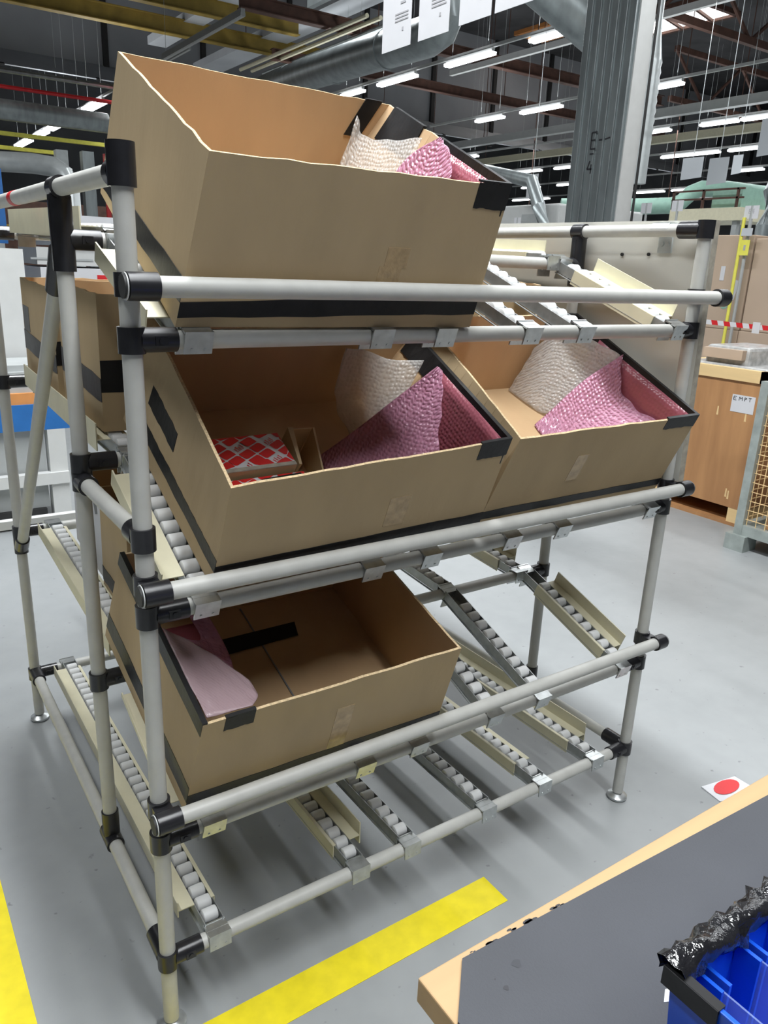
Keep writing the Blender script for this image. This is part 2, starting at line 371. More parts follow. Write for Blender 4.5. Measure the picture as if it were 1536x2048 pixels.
# the ducts beside the hanging sheets
t = thing('ceiling_duct', (5.5, 8.2, 3.85), 'large round grey duct behind the hanging code sheets', 'duct')
MB().path([(6.2, 14.6, 4.15), (5.78, 11.05, 4.0), (5.65, 9.84, 3.94), (5.55, 8.6, 3.88), (5.44, 6.75, 3.80), (5.42, 6.52, 3.84), (5.41, 6.42, 3.95), (5.41, 6.4, 4.2), (5.41, 6.4, 10.4)], .21, 24).build('duct_body', M['galv'], t, smooth=True)
for y in (7.6, 9.0, 10.6): MB().tube((5.49 + (y - 7.6) * .085, y, 3.835 + (y - 7.6) * .048), (5.495 + (y - 7.6) * .085, y + .06, 3.838 + (y - 7.6) * .048), .22, 24).build('duct_collar', M['galv'], t, smooth=True)
tag(MB().path([(5.0, 7.2, 6.2), (5.9, 6.6, 4.9), (6.35, 6.25, 4.5), (7.3, 5.9, 3.95)], .24, 20).build('ceiling_duct', M['galv'], smooth=True), 'round grey duct slanting down behind the head of the column', 'duct')
t = thing('ceiling_duct', (7.75, 5.5, 2.2), 'silver flexible hose hanging down beside the column', 'duct')
mb = MB().lathe((7.75, 5.5, 0), [(.085, 2.42), (.085, 2.9)] + [(.082 + .012 * (k % 2), 2.95 + k * .05) for k in range(17)] + [(.05, 3.95), (.035, 4.1), (.02, 10.4)], 18)
mb.build('hose', M['galvl'], t, smooth=True)
# skylight (daylight)
def skylight(x0, x1, y0, y1, bars, fm, label):
    t = thing('ceiling_skylight', ((x0 + x1) / 2, (y0 + y1) / 2, 10.3), label, 'skylight')
    MB().box(x0, x1, y0, y1, 10.34, 10.37).build('pane', M['sky'], t)
    mb = MB()
    for x in (x0, x1): mb.box(x - .08, x + .08, y0 - .08, y1 + .08, 10.25, 10.4)
    for y in (y0, y1): mb.box(x0, x1, y - .08, y + .08, 10.25, 10.4)
    mb.build('frame', M[fm], t)
    for k in range(bars):
        y = y0 + (y1 - y0) * (k + .5) / bars
        MB().bar((x0, y - .3, 10.26), (x1, y + .3, 10.26), .09, .09).build('bar', M[fm], t)
skylight(24.9, 27.2, 18.0, 21.8, 3, 'rust', 'bright roof window with slanting bars beside the column head')
skylight(23.2, 24.6, 22.6, 25.0, 2, 'orange', 'orange framed roof window over the lamp left of the column')
# steel column E 4
cx, cy = 5.62, 4.0
t = thing('steel_column', (cx, cy, 0), 'tall grey ribbed steel column marked E 4 behind the rack', 'column')
mb = MB().box(cx + .02, cx + .21, cy, cy + .60, 0, 10.4)
for k in range(6):
    y = cy + .02 + k * .1
    mb.box(cx, cx + .03, y, y + .075, 0, 10.4)
mb.build('ribbed_face', M['galv'], t, bevel=.006)
MB().box(cx + .02, cx + .215, cy - .012, cy - .001, 0, 10.4).build('flat_face', M['lacquer'], t, label='pale smooth face of the column')
MB().tube((cx + .225, cy - .03, 0), (cx + .225, cy - .03, 10.4), .012, 8).build('cable', M['dark'], t)
def strokes(name, segs, org, du, dv, w, m, parent):
    """flat painted strokes on a surface: segs in the plane (du, dv) about org"""
    mb = MB(); du = V3(du); dv = V3(dv); n = du.cross(dv).normalized()
    for (a, b, c, d) in segs:
        p = V3(org) + du * a + dv * b; q = V3(org) + du * c + dv * d
        mb.bar(p, q, .0016, w, up=(q - p).cross(n) if (q - p).length > 1e-6 else dv)
    return mb.build(name, m, parent)
strokes('lettering', [(-.03, 0, -.03, .14), (-.03, .14, .035, .14), (-.03, .075, .02, .075), (-.03, 0, .03, 0), (-.03, -.04, .012, -.04),
                      (-.02, -.1, -.045, -.17), (-.045, -.17, .01, -.17), (0, -.13, 0, -.21), (.06, .07, .10, .07), (.13, .07, .19, .08)],
        (cx - .004, cy + .33, 2.47), (0, -1, 0), (0, 0, 1), .013, M['ink'], t)

# ------------------------------------------------------------------ hanging code sheets
sheets = [(1.742, 1.942, 2.2, 'E15074', 'white code sheet at the far end of the row, nearest the topmost box'),
          (1.50, 1.69, 2.2, 'E15071', 'white code sheet second from the far end of the row of four'),
          (1.265, 1.44, 2.205, 'E15072', 'white code sheet third from the far end, over the duct end'),
          (1.06, 1.245, 2.205, 'E15073', 'white code sheet nearest the column in the row of four')]
for y0, y1, z, s, lab in sheets:
    t = thing('hanging_sign', (1.672, (y0 + y1) / 2, z), lab, 'sign', 'code sheets hung from a rail')
    MB().box(1.671, 1.673, y0, y1, z, z + .297).build('sheet', M['white'], t)
    yc = (y0 + y1) / 2
    text('lettering', s, (1.6695, yc, z + .235), PI / 2, 0, -PI / 2, .042, M['greyink'], t)
    mb = MB()
    for k in range(3): mb.box(1.6698, 1.6708, y0 + .02, y0 + .11, z + .12 - k * .012, z + .125 - k * .012)
    mb.box(1.6698, 1.6708, yc - .05, yc + .05, z + .198, z + .202); mb.box(1.6698, 1.6708, y0 + .04, y0 + .075, z + .155, z + .163)
    mb.box(1.6698, 1.6708, y0 + .05, y0 + .06, z + .06, z + .072)
    mb.build('print', M['greyink'], t)
    MB().box(1.6675, 1.6755, y0 - .01, y1 + .01, z + .285, z + .31).build('clip', M['lacquer'], t)
t = thing('hanging_rail', (1.69, 1.6, 2.52), 'thin grey rail the code sheets hang from', 'rail')
MB().bar((1.69, .3, 2.52), (1.69, 2.6, 2.52), .03, .03).build('rail', M['galv'], t)
for y in (.6, 2.2): MB().tube((1.69, y, 2.53), (1.69, y, 10.4), .004, 6).build('suspension_wire', M['galvl'], t)
# blank grey sheets and number cards further back
for (x, y, z, w, h, lab) in [(10.0, 6.42, 2.74, .34, .27, 'blank translucent sheet hung under the far lamp right of the column'),
                             (9.2, 5.45, 2.55, .28, .30, 'blank sheet half hidden by the silver hose beside the column'),
                             (11.8, 6.9, 3.0, .17, .27, 'small blank sheet hung beside the large translucent one'),
                             (9.6, 5.05, 2.9, .3, .42, 'blank sheet hung at the picture edge above the cartons'),
                             (9.0, 8.6, 2.5, .24, .34, 'pale sheet with a dark code hung just left of the column')]:
    t = thing('hanging_sign', (x, y, z), lab, 'sign', 'sheets hung far behind')
    MB().hexa([(x, y - w / 2, z), (x + .004, y - w / 2, z), (x + .004, y + w / 2, z - .02), (x, y + w / 2, z - .02), (x, y - w / 2, z + h), (x + .004, y - w / 2, z + h), (x + .004, y + w / 2, z + h), (x, y + w / 2, z + h)]).build('sheet', M['soffit'] if 'blank' in lab else M['white'], t)
    MB().tube((x + .002, y, z + h), (x + .002, y, 10.4), .004, 6).build('suspension_wire', M['galvl'], t)
    if 'code' in lab:
        mb = MB()
        for a, b, c, d in [(-.02, .1, .04, .13), (-.01, .16, .05, .19), (-.02, .22, .03, .26), (-.02, .1, .0, .26)]: mb.box(x - .002, x - .0005, y + a, y + c, z + b, z + d)
        mb.build('print', M['grey2'], t)

# ------------------------------------------------------------------ flow rack
W, D1, D2 = 1.25, .3586, 1.18
PR = .014
rack = thing('flow_rack', (0, 0, 0), 'tall pipe and joint gravity rack with sloping roller tracks holding cardboard boxes', 'flow rack')
P = lambda mb, name, m, **k: mb.build(name, m, rack, **k)
ZT = 1.466
post_tops = {(0, 0): 1.50, (W, 0): ZT, (0, D1): 1.447, (W, D1): 1.447, (0, D2): ZT, (W, D2): ZT}
post_bot = {(W, D1): .175, (0, D1): .175}
for (x, y), zt in post_tops.items():
    P(MB().tube((x, y, post_bot.get((x, y), .02)), (x, y, zt), PR, 24), 'post', M['pipe'], smooth=True)
    if (x, y) not in post_bot:
        P(MB().lathe((x, y, 0), [(.024, 0), (.027, .004), (.027, .009), (.021, .013), (.012, .016), (.009, .018), (.009, .05)], 28), 'foot', M['steel'], smooth=True, label='round zinc plated levelling foot')
LIP = {1: (1.3266, -.054), 2: (.8914, -.042), 3: (.488, -.042)}
CF = {1: 1.2536, 2: .8395, 3: .42, 4: .1614}
CM = {1: 1.3856, 2: .9973, 3: .547}
CR = {1: 1.405, 2: 1.030, 3: .607, 4: .157}
jn = lambda mb, **k: P(mb, 'pipe_joint', M['joint'], smooth=True, **k)
JR = .0185
def tee(x, y, z, d, stub=.062, h=.036):
    """black moulded T: sleeve round the post, socket along d with a screw pocket"""
    d = V3(d).normalized(); c = V3((x, y, z))
    mb = MB().tube(c - V3((0, 0, h / 2)), c + V3((0, 0, h / 2)), JR, 22)
    mb.tube(c + d * .010, c + d * stub, .0172, 22)
    sd, u = frame(d)
    face = sd if sd.y < -.3 or sd.x < -.3 else -sd
    mb.bar(c + d * .028 + face * .0165, c + d * .046 + face * .0165, .004, .013)
    mb.tube(c + d * .037 + face * .016, c + d * .037 + face * .0205, .0045, 10)
    jn(mb)
for k, (z, y) in LIP.items():
    P(MB().tube((-.022, y, z), (W + .03, y, z), PR, 24), 'lip_rail', M['pipe'], smooth=True)
    for x, s in ((0, -1), (W, 1)):
        mb = MB().tube((x, 0, z - .016), (x, 0, z + .016), JR, 22)
        mb.tube((x - .018 if s < 0 else x - .004, y, z), (x + .022 if s < 0 else x + .028, y, z), JR, 22)
        mb.bar((x, 0, z), (x, y, z), .03, .022)
        jn(mb)
        P(MB().tube((x - .024 if s < 0 else x + .029, y, z), (x - .0185 if s < 0 else x + .034, y, z), .0155, 22), 'end_cap', M['dark'], smooth=True)
        P(MB().tube((x - .021 if s < 0 else x + .0285, y, z), (x - .0195 if s < 0 else x + .0300, y, z), .0175, 22), 'cap_ring', M['lacquer'], smooth=True, label='pale ring at the rail end')
def carry(y, z, x0=0., x1=W):
    P(MB().tube((x0 + .02, y, z), (x1 - .02, y, z), PR, 24), 'carry_rail', M['pipe'], smooth=True)
    tee(x0, y, z, (1, 0, 0)); tee(x1, y, z, (-1, 0, 0))
for k in (1, 2, 3, 4): carry(0, CF[k])
for k in (1, 2, 3): carry(D1, CM[k])
for k in (1, 2, 3, 4): carry(D2, CR[k])
# side rails along the depth
for x in (0, W):
    P(MB().tube((x, .012, ZT), (x, D2 - .02, ZT), PR, 24), 'side_rail', M['pipe'], smooth=True)
    mb = MB().tube((x, 0, ZT - .018), (x, 0, ZT + (.036 if x == 0 else .02)), JR, 24).tube((x, .008, ZT), (x, .062 if x else .03, ZT), JR, 22)
    jn(mb)
    # hanging T at the middle post
    mb = MB().tube((x, D1 - .018, ZT), (x, D1 + .018, ZT), JR, 22)
    mb.tube((x, D1, ZT - .012), (x, D1, CM[1] - .052), JR + .0005, 22)
    mb.bar((x - .017 if x == 0 else x - .017, D1 - .004, ZT - .02), (x - .017, D1 - .004, CM[1] - .05), .004, .004)
    jn(mb)
    zb = .1630
    P(MB().tube((x, .015, zb), (x, D2 - .015, zb), PR, 24), 'side_rail', M['pipe'], smooth=True)
    jn(MB().tube((x, .008, zb), (x, .065, zb), JR, 22))
    jn(MB().tube((x, D2 - .065, zb), (x, D2 - .008, zb), JR, 22))
    mb = MB().tube((x, D1 - .03, zb), (x, D1 + .03, zb), JR, 22).tube((x, D1, zb + .01), (x, D1, zb + .068), JR - .001, 22)
    jn(mb)
# short side rail of the middle level and the diagonal brace, open side
P(MB().tube((0, .012, .9640), (0, D1 - .012, .9640), PR, 24), 'side_rail', M['pipe'], smooth=True)
jn(MB().tube((0, D1, .946), (0, D1, .982), JR, 22).tube((0, D1 - .045, .964), (0, D1 - .008, .964), JR, 22))
jn(MB().tube((0, 0, .946), (0, 0, .982), JR, 22).tube((0, .008, .964), (0, .048, .964), JR, 22))
ba, bb = V3((-.0, D1 + .045, 1.338)), V3((-.0, D2 - .01, .565))
P(MB().tube(ba, bb, PR, 24), 'brace', M['pipe'], smooth=True)
mb = MB().tube(ba + V3((0, -.02, .03)), ba.lerp(bb, .05), JR, 22); mb.bar(ba + V3((0, -.04, .03)), ba, .02, .02); jn(mb)
mb = MB().tube(bb.lerp(ba, .045), bb, JR, 22).tube((0, D2, .545), (0, D2, .585), JR, 22); jn(mb)
P(MB().tube((0, .725, ZT), (0, .762, ZT), PR + .0006, 24), 'tape_band', M['red'], smooth=True, label='red tape wound round the top side rail')

# roller tracks
rol_me = None
def roller_mesh():
    mb = MB(); n = 18; prof = [(.0, -.0145), (.0105, -.0145), (.0125, -.013), (.0130, -.010), (.0130, .010), (.0125, .013), (.0105, .0145), (.0, .0145)]
    i0 = 0
    for r, xx in prof[1:-1]:
        for k in range(n):
            a = 2 * PI * k / n; mb.v.append((xx, r * math.cos(a), r * math.sin(a)))
    L = len(prof) - 2
    for j in range(L - 1):
        for k in range(n):
            q = (k + 1) % n; mb.f.append((j * n + k, (j + 1) * n + k, (j + 1) * n + q, j * n + q)); mb.m.append(0)
    mb.f.append(tuple(range(n))); mb.m.append(0); mb.f.append(tuple((L - 1) * n + k for k in reversed(range(n)))); mb.m.append(0)
    return mb
RM = roller_mesh()
rest = MB()
n_ind = 0
def track(x, y0, z0, y1, z1, guide=None, ind=False, gy=None, clamp0=True, clamp1=True, off=.008, gx=0., wall=(.0325, -.0215)):
    """channel on two rails (front end y0,z0, rear end y1,z1 = rail axes); guide: 'L'/'R' wall side, 'S' skirt only"""
    global rol_me, n_ind
    a = V3((x, y0, z0)); b = V3((x, y1, z1)); d = (b - a).normalized(); u = V3((0, -d.z, d.y)); sx = V3((1, 0, 0))
    a2 = a + d * .012 + u * off; b2 = b - d * .012 + u * off
    mb = MB()
    mb.bar(a2, b2, .036, .002, up=u, ou=-.008)
    for s in (-1, 1):
        mb.bar(a2, b2, .0018, .024, up=u, ou=.003, os=s * .018)
        mb.bar(a2, b2, .006, .0016, up=u, ou=-.012, os=s * .020)
    tr = P(mb, 'roller_track', M['track'])
    Ln = (b2 - a2).length; n = int((Ln - .028) / .033); st = .026
    rot = Matrix((sx, d, u)).transposed()
    for k in range(n):
        c = a2 + d * (st + k * .033) + u * .0085
        if ind is True or (ind and ind[0] <= c.y <= ind[1]):
            if rol_me is None:
                ro = MB(); ro.v = RM.v; ro.f = RM.f; ro.m = RM.m
                r0 = ro.build('roller', M['roller'], None, smooth=True); rol_me = r0.data; r0.parent = tr; r0.location = c
            else:
                r0 = bpy.data.objects.new('roller', rol_me); COL.objects.link(r0); r0.parent = tr; r0.location = c
            n_ind += 1
        else:
            i = len(rest.v)
            for v in RM.v:
                p = V3(v); rest.v.append(tuple(c + rot @ p))
            rest.f += [tuple(i + q for q in f) for f in RM.f]; rest.m += RM.m
    # end clamps: bent zinc saddles over the rails
    for e, (p, on) in enumerate(((a, clamp0), (b, clamp1))):
        if not on: continue
        s = -1 if e == 0 else 1
        cm = MB(); w = .042
        q = p
        cm.bar(q - sx * w / 2, q + sx * w / 2, .032, .003, up=u, ou=.0162)
        cm.bar(q - sx * w / 2, q + sx * w / 2, .003, .034, up=u, ou=.001, os=0).v
        f = d * s
        c1 = q + f * .0158
        cm.bar(c1 - sx * w / 2 + u * .002, c1 + sx * w / 2 + u * .002, .0028, .034, up=u)
        c2 = q - f * .0158
        cm.bar(c2 - sx * w / 2 - u * .006, c2 + sx * w / 2 - u * .006, .0028, .05, up=u)
        if e == 0:
            for hx in (-.01, .01): cm.tube(c1 + sx * hx - u * .008, c1 + sx * hx - u * .008 + f * .0028, .0022, 8)
        P(cm, 'track_clamp', M['steel'])
    if guide:
        g0 = a2 + d * (.05 if gy is None else gy[0]); g1 = b2 - d * (.05 if gy is None else gy[1])
        mb = MB()
        s = -1 if guide == 'L' else 1
        if guide in 'LR':
            mb.bar(g0, g1, .026 + gx, .002, up=u, ou=.0155, os=s * (.031 + gx / 2))       # flat shelf
            mb.bar(g0, g1, .0025, wall[0] - wall[1], up=u, ou=.0155 + (wall[0] + wall[1]) / 2, os=s * (.0445 + gx))       # upright wall
        else:
            mb.bar(g0, g1, .014, .002, up=u, ou=.0155, os=s * .022)
        mb.bar(g0, g1, .006, .002, up=u, ou=.0155, os=-s * .0185)
        mb.bar(g0, g1, .0025, .034, up=u, ou=-.001, os=-s * .0215)          # skirt
        mb.build('guide_profile', M['cream'], tr, label='cream plastic guide edge')
    return tr
xs = [.09, .405, .537, .746, .893, 1.19]
for lvl in (1, 2, 3):
    for k, x in enumerate(xs):
        g = 'L' if k == 0 else ('R' if k == 5 else None)
        if lvl == 3 and k == 5: x = 1.176
        ind = {(1, 3): True, (1, 4): True, (1, 5): True, (2, 0): True, (3, 4): True, (3, 5): True}.get((lvl, k), False)
        if lvl == 2 and k == 5: g = None
        track(x, 0, CF[lvl], D1, CM[lvl], g, ind, gy=(.035, .06), off=(-.004 if lvl == 1 else .006), gx=(0. if k else (.022 if lvl == 3 else .011)), wall=((.0325, -.0215) if k else ((.009, -.001) if lvl == 3 else (.012, -.020))))
    for k, x in enumerate((.09, .40, .56, .74, .89, 1.15)):
        g = 'L' if k == 0 else ('R' if k == 5 else None)
        track(x, D1, CM[lvl], D2, CR[lvl], g, ((.36, .42) if (lvl == 3 and k == 5) else False), gy=(.05, .05), clamp0=(k in (0, 5)), gx=(.006 if (lvl, k) == (3, 0) else 0.), wall=((.020, -.014) if (lvl, k) == (3, 0) else (.0325, -.0215)))
for x, g, ind, gy in [(.094, 'L', (0, .42), (.055, .05)), (.403, 'R', (0, .2), (.05, .5)), (.535, None, (0, .24), None), (.755, None, (0, .24), None), (.936, 'S', (0, .26), (.06, .3)), (1.126, 'R', (0, .3), (.06, .3))]:
    track(x, 0, CF[4], D2, CR[4], g, ind, gy=gy, gx=(.006 if g == 'L' else 0.), wall=((.020, -.014) if g == 'L' else (.0325, -.0215)))
ro = rest.build('roller', M['roller'], rack, smooth=True); ro['kind'] = 'stuff'

# white board bolted on the closed side
pm = MB().hexa([(1.274, -.016, .90), (1.294, -.016, .90), (1.294, 1.16, .90), (1.274, 1.16, .90), (1.274, -.003, 1.488), (1.294, -.003, 1.488), (1.294, 1.16, 1.496), (1.274, 1.16, 1.496)], ms=[1, 1, 1, 0, 1, 0])
pn = P(pm, 'side_panel', [M['panel'], M['panele']], label='white laminate board fixed to the closed side of the rack')
mb = MB()
for y, z in ((.236, 1.414), (.158, 1.415)): mb.tube((1.2738, y, z), (1.270, y, z), .004, 10)
mb.build('screw', M['dark'], pn)
mb = MB().box(1.268, 1.2736, .096, .132, 1.418, 1.452)
mb.box(1.2685, 1.2738, .10, .13, 1.451, 1.4835); mb.box(1.245, 1.274, .09, .136, 1.480, 1.4835); mb.hexa([(1.236, .09, 1.470), (1.238, .09, 1.469), (1.238, .136, 1.469), (1.236, .136, 1.470), (1.244, .09, 1.4815), (1.247, .09, 1.4805), (1.247, .136, 1.4805), (1.244, .136, 1.4815)])
for y in (.106, .120): mb.tube((1.268, y, 1.438), (1.264, y, 1.438), .0055, 12)
mb.build('panel_clip', M['galvl'], pn, label='small metal clip with two screws')

# ------------------------------------------------------------------ cardboard boxes
def lerp3(Pc, u, v, n):
    BL, BR, KR, KL, TL, TR, KTR, KTL = Pc
    bot = (BL * (1 - u) + BR * u) * (1 - v) + (KL * (1 - u) + KR * u) * v
    top = (TL * (1 - u) + TR * u) * (1 - v) + (KTL * (1 - u) + KTR * u) * v
    return bot * (1 - n) + top * n
def rimnoise(k): return (random.random() - .5) * .0035
def cardboard_box(label, Pc, tapes=(), rim=(), strips=(), group='cardboard boxes on the rack', th=.005, labelpatch=()):
    Pc = [V3(p) for p in Pc]
    base = sum(Pc[:4], V3()) / 4
    t = thing('cardboard_box', base, label, 'box', group)
    w = (Pc[1] - Pc[0]).length; dp = (Pc[3] - Pc[0]).length; h = (Pc[4] - Pc[0]).length
    F = lambda u, v, n: lerp3(Pc, u, v, n)
    tu, tv, tn = th / w, th / dp, th / h
    mb = MB(); N = 14
    # four walls as outer/inner sheets with a ragged cut rim
    cyc = [((0, 0), (1, 0)), ((1, 0), (1, 1)), ((1, 1), (0, 1)), ((0, 1), (0, 0))]
    inn = lambda u, v: (tu + u * (1 - 2 * tu), tv + v * (1 - 2 * tv))
    nrm = (Pc[4] - Pc[0]).normalized()
    for (u0, v0), (u1, v1) in cyc:
        jit = [0] + [rimnoise(0) for _ in range(N - 1)] + [0]
        for k in range(N):
            ua, va = u0 + (u1 - u0) * k / N, v0 + (v1 - v0) * k / N; ub, vb = u0 + (u1 - u0) * (k + 1) / N, v0 + (v1 - v0) * (k + 1) / N
            bow = lambda s: 0
            ja, jb = nrm * jit[k], nrm * jit[k + 1]
            oa, ob_ = F(ua, va, 0), F(ub, vb, 0); ta, tb = F(ua, va, 1) + ja, F(ub, vb, 1) + jb
            ia, ib = inn(ua, va), inn(ub, vb)
            mb.poly([oa, ob_, tb, ta], 0)
            fa, fb = F(*ia, tn), F(*ib, tn); ga, gb = F(*ia, 1) + ja, F(*ib, 1) + jb
            mb.poly([fb, fa, ga, gb], 1)
            mb.poly([ta, tb, gb, ga], 2)
    mb.poly([F(0, 1, 0), F(1, 1, 0), F(1, 0, 0), F(0, 0, 0)], 0)
    mb.poly([F(*inn(0, 0), tn), F(*inn(1, 0), tn), F(*inn(1, 1), tn), F(*inn(0, 1), tn)], 1)
    body = mb.build('carton_body', [M['card'], M['cardin'], M['cardedge']], t)
    e = .0009
    def facept(face, a, n, o):
        if face == 'front': p, q = F(a, 0, n), F(a, .1, n)
        elif face == 'back': p, q = F(a, 1, n), F(a, .9, n)
        elif face == 'left': p, q = F(0, a, n), F(.1, a, n)
        else: p, q = F(1, a, n), F(.9, a, n)
        return p + (p - q).normalized() * o
    def patch(mbx, face, a0, a1, n0, n1, o=e, wob=0, n0b=None, n1b=None):
        S = 10; n0b = n0 if n0b is None else n0b; n1b = n1 if n1b is None else n1b
        wl = [(random.random() - .5) * wob for _ in range(S + 1)]; wh = [(random.random() - .5) * wob for _ in range(S + 1)]
        for k in range(S):
            a, b = a0 + (a1 - a0) * k / S, a0 + (a1 - a0) * (k + 1) / S
            la, lb = n0 + (n0b - n0) * k / S + wl[k], n0 + (n0b - n0) * (k + 1) / S + wl[k + 1]
            ha, hb = n1 + (n1b - n1) * k / S + wh[k], n1 + (n1b - n1) * (k + 1) / S + wh[k + 1]
            mbx.hexa([facept(face, a, la, -.0002), facept(face, b, lb, -.0002), facept(face, b, lb, o), facept(face, a, la, o),
                      facept(face, a, ha, -.0002), facept(face, b, hb, -.0002), facept(face, b, hb, o), facept(face, a, ha, o)])
    if tapes:
        for grp in tapes:
            mb = MB()
            for (face, a0, a1, n0, n1, *r) in grp: patch(mb, face, a0, a1, n0, n1, wob=.012, n0b=(r[0] if r else None), n1b=(r[1] if r else None))
            mb.build('tape', M['tape'], t, label='band of black tape')
    for (face, a0, a1, dn, din) in rim:      # tape folded over the rim: outside dn, inside din
        mb = MB(); patch(mb, face, a0, a1, 1 - dn, 1.004, wob=.01)
        S = 12
        for k in range(S):
            a, b = a0 + (a1 - a0) * k / S, a0 + (a1 - a0) * (k + 1) / S
            mb.hexa([facept(face, a, 1.003, .001), facept(face, b, 1.003, .001), facept(face, b, 1.003, -th - .001), facept(face, a, 1.003, -th - .001),
                     facept(face, a, 1.016, .001), facept(face, b, 1.016, .001), facept(face, b, 1.016, -th - .001), facept(face, a, 1.016, -th - .001)])
            if din: mb.hexa([facept(face, a, 1 - din, -th), facept(face, b, 1 - din, -th), facept(face, b, 1 - din, -th - .003), facept(face, a, 1 - din, -th - .003),
                     facept(face, a, 1.016, -th), facept(face, b, 1.016, -th), facept(face, b, 1.016, -th - .003), facept(face, a, 1.016, -th - .003)])
        mb.build('rim_tape', M['tape'], t, label='black tape folded over the rim')
    for (face, a0, a1, n0, n1, mm) in strips:
        mb = MB(); patch(mb, face, a0, a1, n0, n1, o=.0006)
        mb.build('parcel_tape', M[mm], t)
    return t, F
BA = [[0.06, -0.006, 1.271], [0.59, -0.014, 1.267], [0.59, 0.5468, 1.4734], [0.12, 0.555, 1.477], [0.084, -0.088, 1.492], [0.586, -0.097, 1.493], [0.721, 0.456, 1.697], [0.144, 0.47, 1.707]]
BB = [[0.1, -0.009, 0.868], [0.652, -0.004, 0.871], [0.652, 0.4351, 1.0639], [0.1, 0.4271, 1.0599], [0.102, -0.091, 1.053], [0.642, -0.092, 1.076], [0.748, 0.366, 1.225], [0.143, 0.347, 1.245]]
BC = [[0.66, 0.007, 0.875], [1.219, 0.01, 0.877], [1.219, 0.4356, 1.0643], [0.66, 0.4326, 1.0623], [0.677, -0.079, 1.071], [1.22, -0.077, 1.075], [1.258, 0.348, 1.264], [0.756, 0.3459, 1.2592]]
BD = [[0.044, 0.005, 0.454], [0.585, -0.001, 0.451], [0.585, 0.4258, 0.6025], [0.036, 0.433, 0.605], [0.055, -0.07, 0.665], [0.572, -0.08, 0.67], [0.566, 0.35, 0.815], [0.059, 0.361, 0.808]]
_, FA = cardboard_box('large open cardboard box standing on the top level of the rack', BA,
    tapes=[[('front', 0, 1, .06, .155, .1, .24), ('left', 0, 1, .15, .30, .06, .2)]],
    rim=[('right', .0, .50, .12, .20), ('right', .64, .93, .14, .26), ('front', .87, 1, .16, 0), ('back', .885, .955, .1, .30)],
    strips=[('front', .60, .68, .42, .55, 'cleartape'), ('front', .585, .665, .30, .42, 'cleartape')])
_, FB = cardboard_box('open cardboard box with red printed cartons inside, left box of the middle level', BB,
    tapes=[[('front', 0, 1, .10, .23), ('left', 0, 1, .16, .29)], [('left', .5, .82, .45, .64)]],
    rim=[('right', 0, .97, .08, .24), ('front', .87, 1, .15, 0)],
    strips=[('front', .56, .64, .3, .6, 'cleartape')])
_, FC = cardboard_box('open cardboard box with pink wrap, right box of the middle level beside the white panel', BC,
    tapes=[[('front', 0, 1, .10, .19), ('left', 0, 1, .12, .25)]],
    rim=[('right', 0, .99, .08, .2), ('front', .80, 1, .12, 0), ('back', .80, 1, .1, .25)], strips=[('front', .36, .42, .4, .7, 'cleartape')])
_, FD = cardboard_box('open cardboard box with a taped bottom seam on the lowest box level', BD,
    tapes=[[('front', 0, 1, .07, .20), ('left', 0, 1, .12, .29)]],
    rim=[('left', .0, 1, .12, .1), ('front', .075, .175, .13, 0)], strips=[('front', .5, .57, .2, .7, 'cleartape')])
# bottom seam and tape strip inside the lowest box
dt = [o for o in COL.objects if o.name.startswith('cardboard_box')][-1]
mb = MB()
for k in range(8):
    v0, v1 = .03 + .94 * k / 8, .03 + .94 * (k + 1) / 8
    mb.hexa([FD(.535, v0, .03), FD(.541, v0, .03), FD(.541, v1, .03), FD(.535, v1, .03), FD(.535, v0, .034), FD(.541, v0, .034), FD(.541, v1, .034), FD(.535, v1, .034)])
mb.build('bottom_seam', M['grey2'], dt)
MB().hexa([FD(.30, .69, .036), FD(.70, .71, .036), FD(.72, .80, .036), (FD(.30, .79, .036)), FD(.30, .69, .042), FD(.70, .71, .042), FD(.72, .80, .042), FD(.30, .79, .042)]).build('tape', M['tape'], dt, label='black tape strip over the bottom seam')

def rear_box(label, x0, x1, y0, y1, z0, h, slope, tapes=(), grp='cardboard boxes at the back of the rack', rim=(), strips=()):
    dz = (y1 - y0) * slope
    Pc = [(x0, y0, z0), (x1, y0, z0), (x1, y1, z0 + dz), (x0, y1, z0 + dz), (x0, y0 - h * slope, z0 + h), (x1, y0 - h * slope, z0 + h), (x1, y1 - h * slope, z0 + dz + h), (x0, y1 - h * slope, z0 + dz + h)]
    return cardboard_box(label, Pc, tapes, rim, strips, grp)
S2 = (CR[2] - CM[2]) / (D2 - D1); S3 = (CR[3] - CM[3]) / (D2 - D1)
ztr = lambda lvl, y: {2: CM[2] + (y - D1) * S2, 3: CM[3] + (y - D1) * S3}[lvl] + .0305
TB = lambda: [[('front', 0, 1, .30, .53), ('left', 0, 1, .22, .40, .26, .46)]]
rear_box('taped deep cardboard box at the back of the rack, beside the middle post', .068, .60, .45, .77, ztr(2, .45), .262, S2, TB(), strips=[('left', .72, .9, .5, .68, 'tape')])
rear_box('deep cardboard box with black tape band farthest back on the open side of the rack', .062, .60, .80, 1.16, ztr(2, .80), .24, S2, TB(), strips=[('left', .78, .98, .46, .72, 'tape')])
rear_box('cardboard box at the back of the rack behind the white panel', .66, 1.23, .47, .84, ztr(2, .47), .30, S2, [[('right', 0, 1, .9, .99), ('front', .8, 1, .86, .95)]])
rear_box('cardboard box behind the lowest open box, at the back of the rack', .107, .60, .50, .71, ztr(3, .50), .25, S3, [[('left', 0, 1, .05, .2)]])
